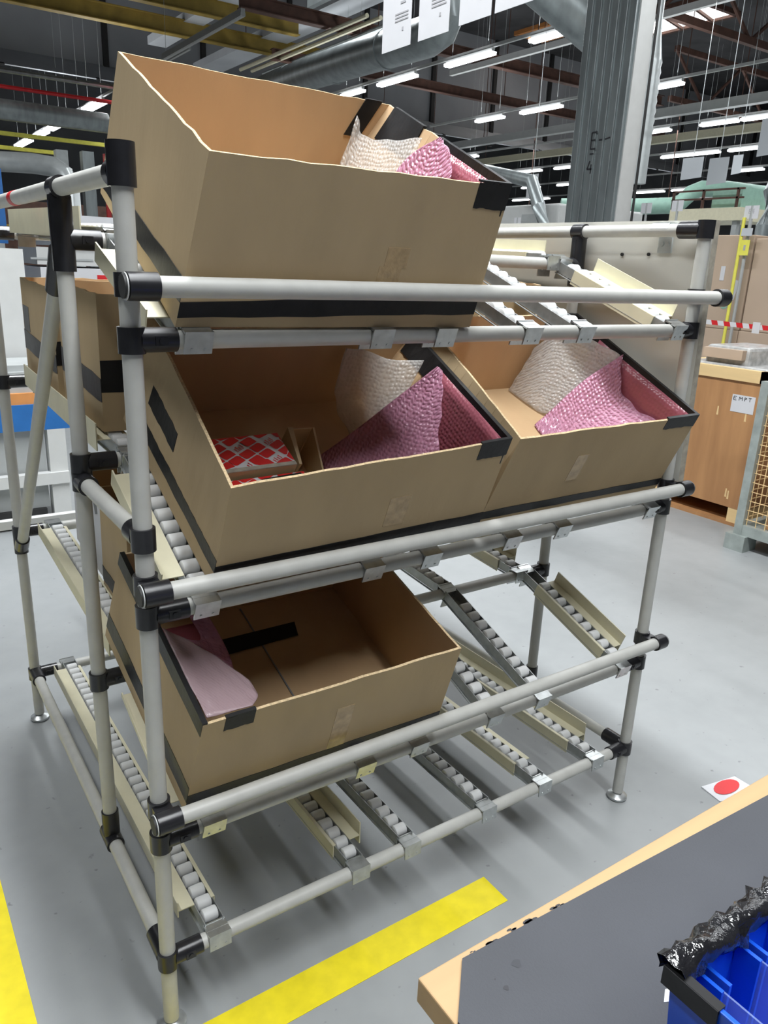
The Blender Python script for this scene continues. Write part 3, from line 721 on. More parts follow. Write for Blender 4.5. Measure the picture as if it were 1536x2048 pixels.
# white print-covered carton further back on that level
t, FG = rear_box('white carton with dark blue print at the very back of the lower level', .115, .60, .725, 1.0, ztr(3, .725), .20, S3)
t.children[0].data.materials[0] = M['white']
mb = MB()
for v, n, s in ((.15, .8, .07), (.3, .55, .09), (.6, .7, .08), (.4, .25, .07), (.75, .3, .09)):
    mb.hexa([FG(-.002, v, n), FG(-.002, v + s, n - .04), FG(.001, v + s, n - .04), FG(.001, v, n), FG(-.002, v + .03, n + .2), FG(-.002, v + s + .05, n + .12), FG(.001, v + s + .05, n + .12), FG(.001, v + .03, n + .2)])
mb.build('print', M['grey2'], t)

# ------------------------------------------------------------------ bubble wrap
def cat(p0, p1, p2, p3, t):
    return .5 * ((2 * p1) + (p2 - p0) * t + (2 * p0 - 5 * p1 + 4 * p2 - p3) * t * t + (3 * p1 - p0 - 3 * p2 + p3) * t ** 3)
def spl(L, t):
    n = len(L) - 1; x = min(t * n, n - 1e-6); i = int(x); f = x - i
    g = lambda k: L[max(0, min(n, k))]
    return cat(g(i - 1) if i > 0 else L[0] * 2 - L[1], L[i], L[i + 1], g(i + 2) if i + 2 <= n else L[n] * 2 - L[n - 1], f)
def drape(name, F, grid, m, parent, nu=26, nv=26, wav=.002, th=.0012):
    rows = [[F(*p) for p in r] for r in grid]
    pts = []
    for j in range(nv + 1):
        ctrl = [spl([r[i] for r in rows], j / nv) for i in range(len(rows[0]))]
        pts.append([spl(ctrl, i / nu) for i in range(nu + 1)])
    base = V3((0, 0, 0)); p = parent
    while p is not None: base += p.location; p = p.parent
    me = bpy.data.meshes.new(name); vs = []; fs = []
    ph = random.random() * 6
    for j in range(nv + 1):
        for i in range(nu + 1):
            q = pts[j][i]
            w = wav * math.sin(i * .9 + ph) * math.sin(j * .7 + ph * 2)
            vs.append(tuple(q + V3((w * .5, -w, w)) - base))
    for j in range(nv):
        for i in range(nu):
            a = j * (nu + 1) + i; fs.append((a, a + 1, a + nu + 2, a + nu + 1))
    me.from_pydata(vs, [], fs); me.materials.append(m)
    uv = me.uv_layers.new(name='UVMap')
    cu = [[0.] * (nu + 1) for _ in range(nv + 1)]; cv = [[0.] * (nu + 1) for _ in range(nv + 1)]
    for j in range(nv + 1):
        for i in range(nu + 1):
            if i: cu[j][i] = cu[j][i - 1] + (pts[j][i] - pts[j][i - 1]).length
            if j: cv[j][i] = cv[j - 1][i] + (pts[j][i] - pts[j - 1][i]).length
    for pl in me.polygons:
        pl.use_smooth = True
        for li in pl.loop_indices:
            k = me.loops[li].vertex_index; a, b = k // (nu + 1), k % (nu + 1)
            uv.data[li].uv = (cu[a][b] - cu[a][nu] / 2, cv[a][b])
    ob = bpy.data.objects.new(name, me); COL.objects.link(ob); ob.parent = parent
    so = ob.modifiers.new('film', 'SOLIDIFY'); so.thickness = th; so.offset = 0
    return ob
def lining(F, u, v0, v1, n0, n1):
    return [[(u, v0 + (v1 - v0) * k / 3, n0 + (n1 - n0) * j / 2) for k in range(4)] for j in range(3)]
GW = 'bubble wrap sheets in the boxes'
t = thing('bubble_wrap', FA(.93, .7, .3), 'clear bubble wrap in the back corner of the topmost cardboard box', 'bubble wrap', GW)
drape('folded_sheet', FA, [[(.86, .93, .90), (.915, .90, .76), (.94, .75, .82), (.955, .56, .96)], [(.88, .90, .6), (.91, .85, .55), (.92, .7, .6), (.935, .52, .75)], [(.90, .88, .3), (.9, .8, .3), (.9, .65, .3), (.91, .5, .4)], [(.90, .86, .04), (.9, .78, .04), (.9, .62, .04), (.91, .5, .04)]], M['clearb'], t)
t = thing('bubble_wrap', FA(.93, .4, .3), 'pink bubble wrap on the taped wall of the topmost cardboard box', 'bubble wrap', GW)
drape('folded_sheet', FA, [[(.947, .44, 1.03), (.95, .43, 1.03), (.957, .42, 1.02)], [(.91, .52, .82), (.935, .42, .86), (.962, .33, .95)], [(.87, .53, .5), (.90, .4, .55), (.95, .26, .72)], [(.83, .52, .05), (.86, .35, .05), (.93, .2, .05)]], M['pinkb'], t)
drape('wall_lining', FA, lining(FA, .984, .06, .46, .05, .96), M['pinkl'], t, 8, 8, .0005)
t = thing('bubble_wrap', FB(.85, .8, .1), 'clear bubble wrap in the far corner of the box with red cartons', 'bubble wrap', GW)
drape('folded_sheet', FB, [[(.70, .92, .86), (.80, .93, .82), (.89, .86, .79), (.965, .74, .93)], [(.72, .88, .5), (.80, .86, .5), (.88, .78, .5), (.95, .70, .6)], [(.76, .84, .22), (.80, .78, .22), (.86, .70, .25), (.92, .66, .3)], [(.80, .72, .04), (.82, .66, .04), (.86, .6, .04), (.9, .6, .04)]], M['clearb'], t)
t = thing('bubble_wrap', FB(.8, .4, .1), 'large pink bubble wrap sheet in the box with red cartons', 'bubble wrap', GW)
drape('folded_sheet', FB, [[(.945, .60, 1.03), (.95, .59, 1.03), (.955, .58, 1.02), (.96, .57, 1.01)], [(.86, .63, .62), (.89, .57, .65), (.92, .50, .70), (.95, .44, .78)], [(.74, .62, .26), (.78, .50, .30), (.84, .40, .38), (.93, .33, .52)], [(.60, .58, .04), (.60, .40, .04), (.72, .15, .06), (.90, .12, .10)]], M['pinkb'], t, 34, 34)
drape('front_fold', FB, [[(.84, .22, .42), (.90, .22, .50), (.955, .24, .58)], [(.80, .10, .48), (.88, .10, .60), (.965, .09, .68)], [(.74, .025, .40), (.88, .025, .62), (.975, .02, .72)]], M['pinkb'], t, 14, 14, .001)
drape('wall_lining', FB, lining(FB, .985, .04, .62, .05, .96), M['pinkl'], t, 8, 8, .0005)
t = thing('bubble_wrap', FC(.85, .8, .1), 'clear bubble wrap in the far corner of the box beside the white panel', 'bubble wrap', GW)
drape('folded_sheet', FC, [[(.80, .965, .62), (.88, .93, .85), (.94, .75, .95), (.965, .56, 1.0)], [(.795, .96, .35), (.85, .86, .5), (.90, .72, .55), (.95, .55, .7)], [(.79, .96, .04), (.81, .80, .05), (.84, .70, .06), (.92, .55, .3)]], M['clearb'], t)
t = thing('bubble_wrap', FC(.85, .4, .1), 'pink bubble wrap in the box beside the white panel', 'bubble wrap', GW)
drape('folded_sheet', FC, [[(.72, .62, .04), (.80, .64, .2), (.88, .62, .6), (.965, .55, 1.02)], [(.70, .45, .04), (.80, .44, .15), (.89, .44, .42), (.96, .44, .72)], [(.72, .28, .04), (.82, .25, .25), (.90, .26, .50), (.965, .27, .66)], [(.76, .04, .05), (.86, .05, .4), (.92, .08, .6), (.975, .08, .75)]], M['pinkb'], t, 34, 34)
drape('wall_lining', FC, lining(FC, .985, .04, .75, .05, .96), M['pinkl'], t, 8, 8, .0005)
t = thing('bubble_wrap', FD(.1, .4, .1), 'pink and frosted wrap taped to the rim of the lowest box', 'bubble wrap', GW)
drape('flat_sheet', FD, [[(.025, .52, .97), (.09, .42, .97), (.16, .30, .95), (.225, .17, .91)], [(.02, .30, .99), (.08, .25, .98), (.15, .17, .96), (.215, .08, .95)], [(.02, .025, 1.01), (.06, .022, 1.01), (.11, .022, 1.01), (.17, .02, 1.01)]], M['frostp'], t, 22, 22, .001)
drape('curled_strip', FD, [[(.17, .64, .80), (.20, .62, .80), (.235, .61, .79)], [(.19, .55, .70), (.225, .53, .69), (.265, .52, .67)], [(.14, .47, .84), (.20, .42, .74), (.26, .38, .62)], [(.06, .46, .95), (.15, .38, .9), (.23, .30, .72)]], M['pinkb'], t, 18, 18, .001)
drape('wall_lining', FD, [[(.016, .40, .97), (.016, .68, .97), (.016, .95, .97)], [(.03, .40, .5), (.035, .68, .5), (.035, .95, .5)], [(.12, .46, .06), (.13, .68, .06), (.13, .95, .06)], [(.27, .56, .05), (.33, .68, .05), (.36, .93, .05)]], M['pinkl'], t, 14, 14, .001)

# ------------------------------------------------------------------ red printed cartons inside the left middle box
def carton(label, F, u0, u1, v0, v1, n0, n1, tilt=0., open_front=False):
    t = thing('parts_carton', F((u0 + u1) / 2, (v0 + v1) / 2, n0), label, 'carton', 'red printed cartons')
    c = [F(u0, v0, n0), F(u1, v0, n0), F(u1, v1, n0), F(u0, v1, n0), F(u0, v0, n1), F(u1, v0, n1), F(u1, v1, n1 + tilt), F(u0, v1, n1 + tilt)]
    mb = MB()
    q = lambda a, b: (c[4] * (1 - a) + c[5] * a) * (1 - b) + (c[7] * (1 - a) + c[6] * a) * b
    up = (c[5] - c[4]).cross(c[7] - c[4]).normalized()
    mb.hexa(c, 0, ms=[2, 0, 2, 2, 2, 0])
    body = mb.build('carton_body', [M['white'], M['redprint'], M['card']], t)
    # printed lozenges with rounded ends, every third one a white badge with red marks
    A = (c[5] - c[4]).length; B = (c[7] - c[4]).length
    pm = MB(); s = .027; g = .003
    e1 = (c[5] - c[4]).normalized(); e2 = (c[7] - c[4]).normalized()
    d1 = (e1 * .86 + e2 * .51).normalized(); d2 = (-e1 * .50 + e2 * .87).normalized()
    def inside(p): a = (p - c[4]).dot(e1) / A; b = (p - c[4]).dot(e2) / B; return .0 <= a <= 1 and .10 <= b <= 1
    for i in range(-9, 14):
        for j in range(-12, 14):
            o = c[4] + d1 * (i * s * 1.15) + d2 * (j * s * .82) + up * .0004
            hx, hy = s * 1.15 / 2 - g / 2, s * .82 / 2 - g / 2
            r = hy * .55
            ring = []
            for (sx_, sy_, a0, rr) in ((1, 1, 0, r), (-1, 1, 90, .001), (-1, -1, 180, r), (1, -1, 270, .001)):
                for k in range(5):
                    an = math.radians(a0 + k * 22.5)
                    ring.append(o + d1 * (sx_ * (hx - rr) + rr * math.cos(an)) + d2 * (sy_ * (hy - rr) + rr * math.sin(an)))
            badge = (i + 2 * j) % 5 == 0
            if not all(inside(p) for p in ring):
                ring2 = []
                for p in ring:
                    a = min(1, max(0, (p - c[4]).dot(e1) / A)); b = min(1, max(.10, (p - c[4]).dot(e2) / B)); ring2.append(q(a, b) + up * .0004)
                if not any(inside(p) for p in ring): continue
                ring = ring2
            if not badge: pm.poly(ring)
            else:
                for kk in range(4):
                    xx = -hx * .6 + kk * hx * .42
                    pa = o + d1 * xx - d2 * hy * .5; pb = o + d1 * (xx + .0022) - d2 * hy * .5; h2 = d2 * hy * (1.1 if kk % 2 else .8)
                    if inside(pa + h2) and inside(pa): pm.poly([pa, pb, pb + h2, pa + h2])
                pa = o - d1 * hx * .7 - d2 * hy * .75; pb = o + d1 * hx * .7 - d2 * hy * .75
                if inside(pa) and inside(pb): pm.poly([pa, pb, pb + d2 * .0012, pa + d2 * .0012])
    pm.build('print', M['redprint'], t)
    mb = MB()
    mb.hexa([q(0, 0) + up * .0006, q(1, 0) + up * .0006, q(1, .1) + up * .0006, q(0, .1) + up * .0006, q(0, 0) + up * .0012, q(1, 0) + up * .0012, q(1, .1) + up * .0012, q(0, .1) + up * .0012])
    mb.build('edge_strip', M['panele'], t, label='torn grey edge of the lid')
    if open_front:
        f = lambda a, n: F(u0 + (u1 - u0) * a, v0, n) + (F(.5, 0, .5) - F(.5, .1, .5)).normalized() * .001
        MB().hexa([f(.45, n0 + .3 * (n1 - n0)), f(.95, n0 + .3 * (n1 - n0)), f(.95, n0 + .3 * (n1 - n0)) + up * .0003, f(.45, n0 + .3 * (n1 - n0)) + up * .0003, f(.45, n1 - .02), f(.95, n1 - .02), f(.95, n1 - .02) + up * .0003, f(.45, n1 - .02) + up * .0003]).build('opening', M['dark'], t)
    return t
t = carton('red and white patterned carton with torn lid, rear of the two in the middle box', FB, .10, .385, .37, .58, .03, .40)
mb = MB()
for (a, b) in (((.40, .575, .34), (.47, .60, .36)), ((.47, .60, .36), (.485, .40, .10))):
    pass
mb.hexa([FB(.388, .40, .04), FB(.40, .40, .04), FB(.44, .60, .04), FB(.42, .60, .04), FB(.40, .38, .38), FB(.41, .38, .38), FB(.45, .60, .42), FB(.43, .60, .42)])
mb.hexa([FB(.43, .585, .04), FB(.525, .60, .04), FB(.525, .606, .04), FB(.43, .59, .04), FB(.43, .585, .42), FB(.53, .60, .38), FB(.53, .606, .38), FB(.43, .59, .42)])
mb.hexa([FB(.51, .36, .04), FB(.516, .36, .04), FB(.535, .60, .04), FB(.527, .60, .04), FB(.51, .36, .2), FB(.516, .36, .2), FB(.54, .60, .39), FB(.532, .60, .39)])
mb.build('end_flap', M['card'], t, label='open brown end flap of the carton')
carton('red patterned carton with dark opening, front of the two in the middle box', FB, .115, .41, .14, .355, .03, .34, open_front=True)
t = thing('black_sleeve', FB(.30, .30, .35), 'flat black plastic piece lying on the front red carton', 'plastic piece')
MB().hexa([FB(.27, .26, .345), FB(.40, .27, .345), FB(.40, .345, .345), FB(.25, .34, .345), FB(.28, .27, .36), FB(.39, .28, .36), FB(.39, .34, .365), FB(.26, .335, .36)]).build('sleeve', M['tape'], t, bevel=.001)

# ------------------------------------------------------------------ workbench with mat and blue bin
BZ = .80
t = thing('workbench', (.6, -1.1, 0), 'wooden workbench with a pale edge in front of the rack', 'workbench')
MB().box(0, 1.6, -1.62, -.702, BZ - .026, BZ).build('worktop', M['wood'], t, bevel=.0015)
for x in (.08, 1.5):
    for y in (-1.54, -.80): MB().box(x - .025, x + .025, y - .025, y + .025, 0, BZ - .026).build('leg', M['greypaint'], t)
mb = MB().box(.08, 1.5, -.815, -.785, BZ - .09, BZ - .026).box(.08, 1.5, -1.555, -1.525, BZ - .09, BZ - .026); mb.build('apron', M['greypaint'], t)
mb = MB(); pts = [(.042, -.709), (.60, -.7305), (1.55, -.768), (1.55, -1.6), (0.002, -1.6), (.002, -.752)]
i = 0
mb.v = [(x, y, BZ) for x, y in pts] + [(x, y, BZ + .003) for x, y in pts]; n = len(pts)
mb.f = [tuple(range(n)), tuple(reversed(range(n, 2 * n)))] + [(k, (k + 1) % n, n + (k + 1) % n, n + k) for k in range(n)]; mb.m = [0] * len(mb.f)
mo = tag(mb.build('rubber_mat', M['mat']), 'dark grey rubber mat covering the workbench', 'mat')
for (x, y, r, k) in [(.0545, -.7505, .0024, 'ink'), (.078, -.738, .0042, 'dark'), (.052, -.7395, .0008, 'ink')]:
    mb = MB(); mb.poly([(x + r * (1 + .25 * math.sin(3 * a)) * math.cos(a), y + r * math.sin(a), BZ + .0032) for a in [j * PI / 8 for j in range(16)]])
    mb.build('stain', M['ink'] if k == 'ink' else M['grey2s'], mo, label='dark stain on the mat')
mb = MB()
for (x, y, r) in [(.075, -.7085, .004), (.082, -.7095, .003), (.10, -.7075, .0035), (.118, -.709, .005), (.124, -.7085, .003), (.15, -.7105, .003), (.16, -.711, .003), (.055, -.7075, .002)]:
    for k in range(3):
        xx, yy = x + random.uniform(-.004, .004), y + random.uniform(-.0015, .0015); rr = r * random.uniform(.4, .85)
        mb.poly([(xx + rr * 1.6 * math.cos(a), yy + rr * .6 * math.sin(a), BZ + .0003) for a in [j * PI / 4 for j in range(8)]])
bench = bpy.data.objects['workbench']; mb.build('stain', M['ink'], bench, label='black ink stains on the bench edge')
# bin
b0x, b1x, b0y, b1y, bz0, bz1 = .073, .50, -1.12, -.873, BZ + .003, .93
t = thing('storage_bin', (.28, -1.0, bz0), 'bright blue plastic storage bin with black film on its rim on the workbench', 'bin')
mb = MB(); w = .004; ins = .008
mb.box(b0x + ins, b1x - ins, b0y + ins, b1y - ins, bz0, bz0 + .004)
def wall(ax, ay, bx, by, cx_, cy_, dx, dy):  # outer top a-b, outer bottom from inset, thickness toward the inside
    pass
O = [(b0x, b0y), (b1x, b0y), (b1x, b1y), (b0x, b1y)]
I0 = [(b0x + ins, b0y + ins), (b1x - ins, b0y + ins), (b1x - ins, b1y - ins), (b0x + ins, b1y - ins)]
sg = [(1, 1), (-1, 1), (-1, -1), (1, -1)]
for k in range(4):
    j = (k + 1) % 4
    inn_ = lambda P_, q: (P_[q][0] + sg[q][0] * w, P_[q][1] + sg[q][1] * w)
    mb.hexa([(*I0[k], bz0), (*I0[j], bz0), (*inn_(I0, j), bz0), (*inn_(I0, k), bz0), (*O[k], bz1), (*O[j], bz1), (*inn_(O, j), bz1), (*inn_(O, k), bz1)])
mb.build('bin_body', M['blue'], t, bevel=.0008)
mb = MB()
for k in range(9):
    x = b0x + .03 + k * .045
    mb.box(x - .006, x - .003, b1y - .024, b1y - .006, bz0 + .006, bz1 - .012); mb.box(x + .003, x + .006, b1y - .024, b1y - .006, bz0 + .006, bz1 - .012)
mb.build('divider_slot', M['blue'], t)
for k in (0, 1, 3): MB().box(b0x + .029 + k * .045, b0x + .0305 + k * .045, b0y + .012, b1y - .008, bz0 + .006, bz1 - .016).build('divider', M['divider'], t, label='clear plastic divider')
# crumpled film along the rear rim and tape over the near corner
mb = MB(); nu, nv = 56, 9
for i in range(nu + 1):
    x = b0x - .001 + i * (b1x - b0x) / nu
    for j in range(nv + 1):
        s = j / nv
        ang = -PI * .15 + s * PI * 1.3
        rr = .0092 + .0022 * math.sin(i * .9 + j * 1.1) + .0018 * math.sin(i * 2.3 - j * 1.7) + random.uniform(-.0017, .0017)
        y = b1y - .001 - math.cos(ang + PI) * rr * 1.1 * -1; z = bz1 + math.sin(ang) * rr * 1.0 - .001
        mb.v.append((x, y, z))
for i in range(nu):
    for j in range(nv):
        a = i * (nv + 1) + j; mb.f.append((a, a + nv + 1, a + nv + 2, a + 1)); mb.m.append(0)
fo = mb.build('film', M['blackfilm'], t, label='crumpled black film along the rim')
for pl in fo.data.polygons: pl.use_smooth = True
mb = MB().box(b0x - .0015, b0x + .006, b1y - .036, b1y + .0035, bz1 - .002, bz1 + .0012); mb.hexa([(b0x - .0022, b1y - .036, bz1 - .014), (b0x - .0004, b1y - .036, bz1 - .014), (b0x - .0004, b1y + .004, bz1 - .014), (b0x - .0022, b1y + .004, bz1 - .014), (b0x - .0022, b1y - .036, bz1 + .001), (b0x - .0004, b1y - .036, bz1 + .001), (b0x - .0004, b1y + .004, bz1 + .001), (b0x - .0022, b1y + .004, bz1 + .001)])
mb.build('corner_tape', M['tape'], t, label='black tape over the bin corner')
tag(MB().hexa([(.155, -.829, BZ + .0032), (.20, -.85, BZ + .0032), (.21, -.84, BZ + .0032), (.166, -.822, BZ + .0032), (.155, -.829, BZ + .0036), (.20, -.85, BZ + .0036), (.21, -.84, BZ + .0036), (.166, -.822, BZ + .0036)]).build('paper_slip', M['white']), 'small white paper slip peeking out beside the blue bin', 'paper slip')
# floor sticker
t = thing('floor_sticker', (1.55, -.14, 0), 'white floor sticker with a red disc beyond the workbench edge', 'sticker')
MB().hexa([(1.49, -.10, .0003), (1.48, -.165, .0003), (1.62, -.20, .0003), (1.62, -.12, .0003), (1.49, -.10, .004), (1.48, -.165, .002), (1.62, -.20, .001), (1.62, -.12, .001)]).build('backing', M['white'], t)
mb = MB(); mb.poly([(1.552 + .05 * math.cos(a), -.138 + .024 * math.sin(a), .0042) for a in [k * PI / 10 for k in range(20)]]); mb.build('disc', M['red'], t)

# ------------------------------------------------------------------ right background: crate, cartons, cage pallet
t = thing('wooden_crate', (4.1, 1.45, 0), 'brown plywood crate with pine top frame standing right of the rack', 'crate')
X0, X1, Y0, Y1 = 3.78, 4.45, 1.225, 1.84
mb = MB().box(X0, X1, Y0, Y1, .105, .83)
mb.build('plywood_side', M['ply'], t)
mb = MB().box(X0 - .012, X1 + .012, Y0 - .012, Y0 + .03, .83, .895).box(X0 - .012, X1 + .012, Y1 - .03, Y1 + .012, .83, .895).box(X0 - .012, X0 + .03, Y0 - .012, Y1 + .012, .83, .895).box(X1 - .03, X1 + .012, Y0, Y1, .83, .895)
mb.build('top_frame', M['pine'], t)
for y in (Y0 + .012, Y1 - .085): MB().box(X0 + .002, X1, y, y + .075, .02, .105).build('skid_block', M['pine'], t)
MB().box(X0, X1, Y0, Y1, 0, .02).build('base_board', M['ply'], t)
MB().box(X0 - .002, X0 - .0005, 1.266, 1.405, .655, .752).build('label', M['white'], t, label='white paper label with hand writing')
strokes('lettering', [(-.055, 0, -.055, .02), (-.055, .02, -.038, .02), (-.055, .01, -.042, .01), (-.055, 0, -.038, 0),
                      (-.022, 0, -.02, .02), (-.02, .02, -.012, .008), (-.012, .008, -.004, .02), (-.004, .02, -.002, 0),
                      (.012, 0, .012, .02), (.012, .02, .024, .016), (.024, .016, .013, .009), (.034, .02, .052, .02), (.043, .02, .043, 0)],
        (X0 - .0026, 1.34, .722), (0, -1, 0), (0, 0, 1), .0028, M['ink'], t)
mb = MB()
for (y, z) in ((1.475, .62), (1.30, .61), (1.335, .16), (1.32, .15)): mb.hexa([(X0 - .001, y, z), (X0 + .001, y, z), (X0 + .001, y + .012, z), (X0 - .001, y + .012, z), (X0 - .001, y + .003, z + .05), (X0 + .001, y + .003, z + .05), (X0 + .001, y + .012, z + .05), (X0 - .001, y + .01, z + .05)])
mb.build('scuff', M['pine'], t)
# wrapped goods on the crate
t = thing('wrapped_bundle', (4.05, 1.5, .83), 'film wrapped grey bundle lying on the plywood crate', 'bundle')
mb = MB().box(3.9, 4.3, 1.42, 1.70, .832, 1.0).box(3.86, 4.35, 1.27, 1.80, .832, .90); mb.build('bundle_body', M['silverfilm'], t, bevel=.02)
MB().box(3.86, 4.0, 1.44, 1.69, .93, .985).build('carton_end', M['cartonbig'], t)
t = thing('tray_lid', (4.3, 1.3, .9), 'curved brown tray lid resting on the wrapped bundle', 'lid')
mb = MB(); mb.path([(4.28, 1.33, .985), (4.28, 1.28, .955), (4.28, 1.22, .945), (4.28, 1.05, .95)], .035, 10); mb.build('lid_body', M['cartonbig'], t, smooth=True)
# tall cartons on a pallet
t = thing('pallet', (5.6, 1.9, 0), 'wooden pallet under the tall faded cartons', 'pallet')
mb = MB()
for k in range(5): mb.box(4.95, 6.2, .9 + k * .42, .9 + k * .42 + .3, .10, .125)
mb.build('deck', M['pine'], t)
mb = MB()
for y in (.92, 1.75, 2.7): mb.box(4.98, 6.18, y, y + .1, 0, .10)
mb.build('bearer', M['pine'], t)
for (a, b, z0, z1, lab) in [(2.195, 2.86, .125, 1.02, 'tall faded carton, lower one next to the white panel'), (2.19, 2.88, 1.022, 1.672, 'tall faded carton with white labels and a green sticker next to the white panel'),
                            (1.30, 2.19, .125, 1.02, 'wide faded carton, lower one behind the barrier tape'), (1.28, 2.178, 1.022, 1.648, 'wide faded carton on top at the picture edge')]:
    t = thing('large_carton', (5.5, (a + b) / 2, z0), lab, 'carton', 'large faded cartons behind the crate')
    MB().box(5.0, 6.1, a, b, z0, z1).build('carton_body', M['cartonbig'], t, bevel=.006)
    MB().box(4.9985, 5.0, (a + b) / 2 - .03, (a + b) / 2 + .03, z0 + .01, z1 - .01).build('tape_strip', M['panele'], t) if 'wide' in lab else None
    if 'green' in lab:
        MB().box(4.997, 4.999, 2.375, 2.41, 1.36, 1.46).build('label', M['white'], t)
        MB().hexa([(4.997, 2.27, 1.23), (4.999, 2.27, 1.23), (4.999, 2.31, 1.22), (4.997, 2.31, 1.22), (4.997, 2.245, 1.36), (4.999, 2.245, 1.36), (4.999, 2.285, 1.37), (4.997, 2.285, 1.37)]).build('label', M['white'], t)
        mb = MB(); mb.tube((4.9995, 2.34, 1.195), (4.997, 2.34, 1.195), .033, 20); mb.build('round_sticker', M['green'], t)
t = thing('barrier_tape', (4.5, 1.7, 1.09), 'red and white striped barrier tape in front of the faded cartons', 'barrier tape')
mb = MB(); n = 44; ya, yb = 2.4, .4
for k in range(n):
    y0 = ya + (yb - ya) * k / n; y1 = ya + (yb - ya) * (k + 1) / n; zz = lambda y: 1.09 - .006 * (2.14 - y) / .45
    sk = -.012
    mb.hexa([(4.5, y0, zz(y0) - .015), (4.5, y1, zz(y1) - .015), (4.5008, y1, zz(y1) - .015), (4.5008, y0, zz(y0) - .015), (4.5, y0 - sk, zz(y0) + .015), (4.5, y1 - sk, zz(y1) + .015), (4.5008, y1 - sk, zz(y1) + .015), (4.5008, y0 - sk, zz(y0) + .015)], k % 2)
mb.build('tape_body', [M['white'], M['red']], t)
for y in (2.4, .4): MB().tube((4.5, y, 0), (4.5, y, 1.12), .016, 10).build('stand', M['grey2'], t)
MB().box(4.497, 4.499, 1.74, 1.79, 1.045, 1.115).build('paper', M['white'], t)
# number cards and the yellow marker
def card(x, y, z, w, h, s, lab):
    t = thing('hanging_sign', (x, y, z), lab, 'sign', 'number cards over the white panel')
    MB().box(x, x + .004, y - w / 2, y + w / 2, z, z + h).build('card', M['white'], t)
    text('lettering', s, (x - .001, y, z + h * .55), PI / 2, 0, -PI / 2, h * .55, M['greyink'], t)
    MB().tube((x + .008, y, 0), (x + .008, y, z + h), .012, 8).build('pole', M['greypaint'], t)
card(4.92, 2.20, 1.772, .105, .085, 'E4', 'white number card over the yellow marker pole at the picture edge')
card(6.6, 4.05, 1.99, .13, .10, 'E', 'white number card right above the panel corner')
card(6.6, 4.42, 1.98, .13, .10, 'E', 'white number card second from the panel corner')
card(6.6, 4.78, 1.96, .13, .10, 'E2', 'white number card just right of the column foot')
card(7.2, 6.95, 1.92, .12, .12, 'E', 'white number card just left of the column foot')
t = thing('marker_pole', (4.9, 2.2, 0), 'yellow marker pole with a yellow card in front of the faded cartons', 'marker')
MB().tube((4.905, 2.235, 0), (4.905, 2.235, 1.78), .012, 10).build('pole', M['yellowtag'], t, smooth=True)
MB().box(4.89, 4.893, 2.155, 2.222, 1.532, 1.633).build('card', M['yellowtag'], t)
MB().box(4.89, 4.893, 2.15, 2.23, 1.66, 1.71).build('upper_card', M['soffit'], t)
MB().box(4.888, 4.8898, 2.18, 2.195, 1.565, 1.60).build('print', M['greyink'], t)
# cage pallet
t = thing('cage_pallet', (3.9, .55, 0), 'grey steel mesh cage pallet at the picture edge', 'cage')
x0, x1, y0, y1 = 3.45, 4.45, -.2, 1.03
for x in (x0, x1):
    for y in (y0, y1):
        MB().box(x - .022, x + .022, y - .022, y + .022, .085, .89).build('corner_post', M['cage'], t)
        MB().box(x - .045, x + .045 + .03, y - .06, y + .05, 0, .085).build('foot', M['cage'], t)
for za, zb_ in ((.085, .14), (.85, .88)):
    mb = MB()
    for y in (y0, y1): mb.box(x0, x1, y - .02, y + .02, za, zb_)
    for x in (x0, x1): mb.box(x - .02, x + .02, y0, y1, za, zb_)
    mb.build('frame_rail', M['cage'], t)
MB().box(x0, x1, y0, y1, .10, .115).build('base_plate', M['cage'], t)
mb = MB()
for x in (x0, x1):
    k = y0 + .05
    while k < y1: mb.tube((x, k, .14), (x, k, .85), .0022, 6, False); k += .05
    k = .17
    while k < .85: mb.tube((x, y0, k), (x, y1, k), .0022, 6, False); k += .05
for y in (y0, y1):
    k = x0 + .05
    while k < x1: mb.tube((k, y, .14), (k, y, .85), .0022, 6, False); k += .05
    k = .17
    while k < .85: mb.tube((x0, y, k), (x1, y, k), .0022, 6, False); k += .05
mb.build('wire_mesh', M['pine'], t, label='wire mesh of the cage')
for (a, b, c_, d_, lab, mm) in [(3.55, 4.3, .55, .95, 'brown carton inside the mesh cage beside its corner post', 'ply'), (3.55, 4.3, -.1, .5, 'brown carton inside the mesh cage, deeper in the picture edge', 'card')]:
    t2 = tag(MB().box(a, b, c_, d_, .115, .60).build('carton', M[mm], bevel=.004), lab, 'carton', 'cartons in the mesh cage')

# ------------------------------------------------------------------ left background
t = thing('white_cabinet', (.2, 4.1, 0), 'tall white cabinet behind the open side of the rack', 'cabinet')
MB().box(-1.1, .475, 3.42, 3.95, 0, 1.372).build('cabinet_body', M['lacquer'], t)
t = thing('test_bench', (.2, 3.1, 0), 'grey bench with blue and orange front panels behind the rack', 'bench')
MB().box(-.9, .56, 3.05, 3.36, .80, .83).build('bench_top', M['greypaint'], t)
MB().box(-.9, .56, 3.02, 3.05, .70, .80).build('top_rail', M['greypaint'], t)
MB().box(-.9, .56, 3.0, 3.03, .645, .70).build('orange_strip', M['orange'], t)
MB().box(-.9, .56, 2.99, 3.03, .515, .645).build('blue_panel', M['bluepanel'], t)
MB().box(-.85, .42, 3.04, 3.36, .10, .51).build('cabinet_body', M['greypaint'], t)
mb = MB().box(.43, .515, 2.99, 3.07, 0, .515)
mb.build('leg', M['lacquer'], t); MB().box(-.9, -.8, 2.99, 3.07, 0, .7).build('leg', M['lacquer'], t); MB().box(-.9, .515, 2.97, 3.02, .235, .295).build('crossbar', M['lacquer'], t)
MB().box(-.85, .40, 3.01, 3.36, .02, .10).build('plinth', M['dark'], t)
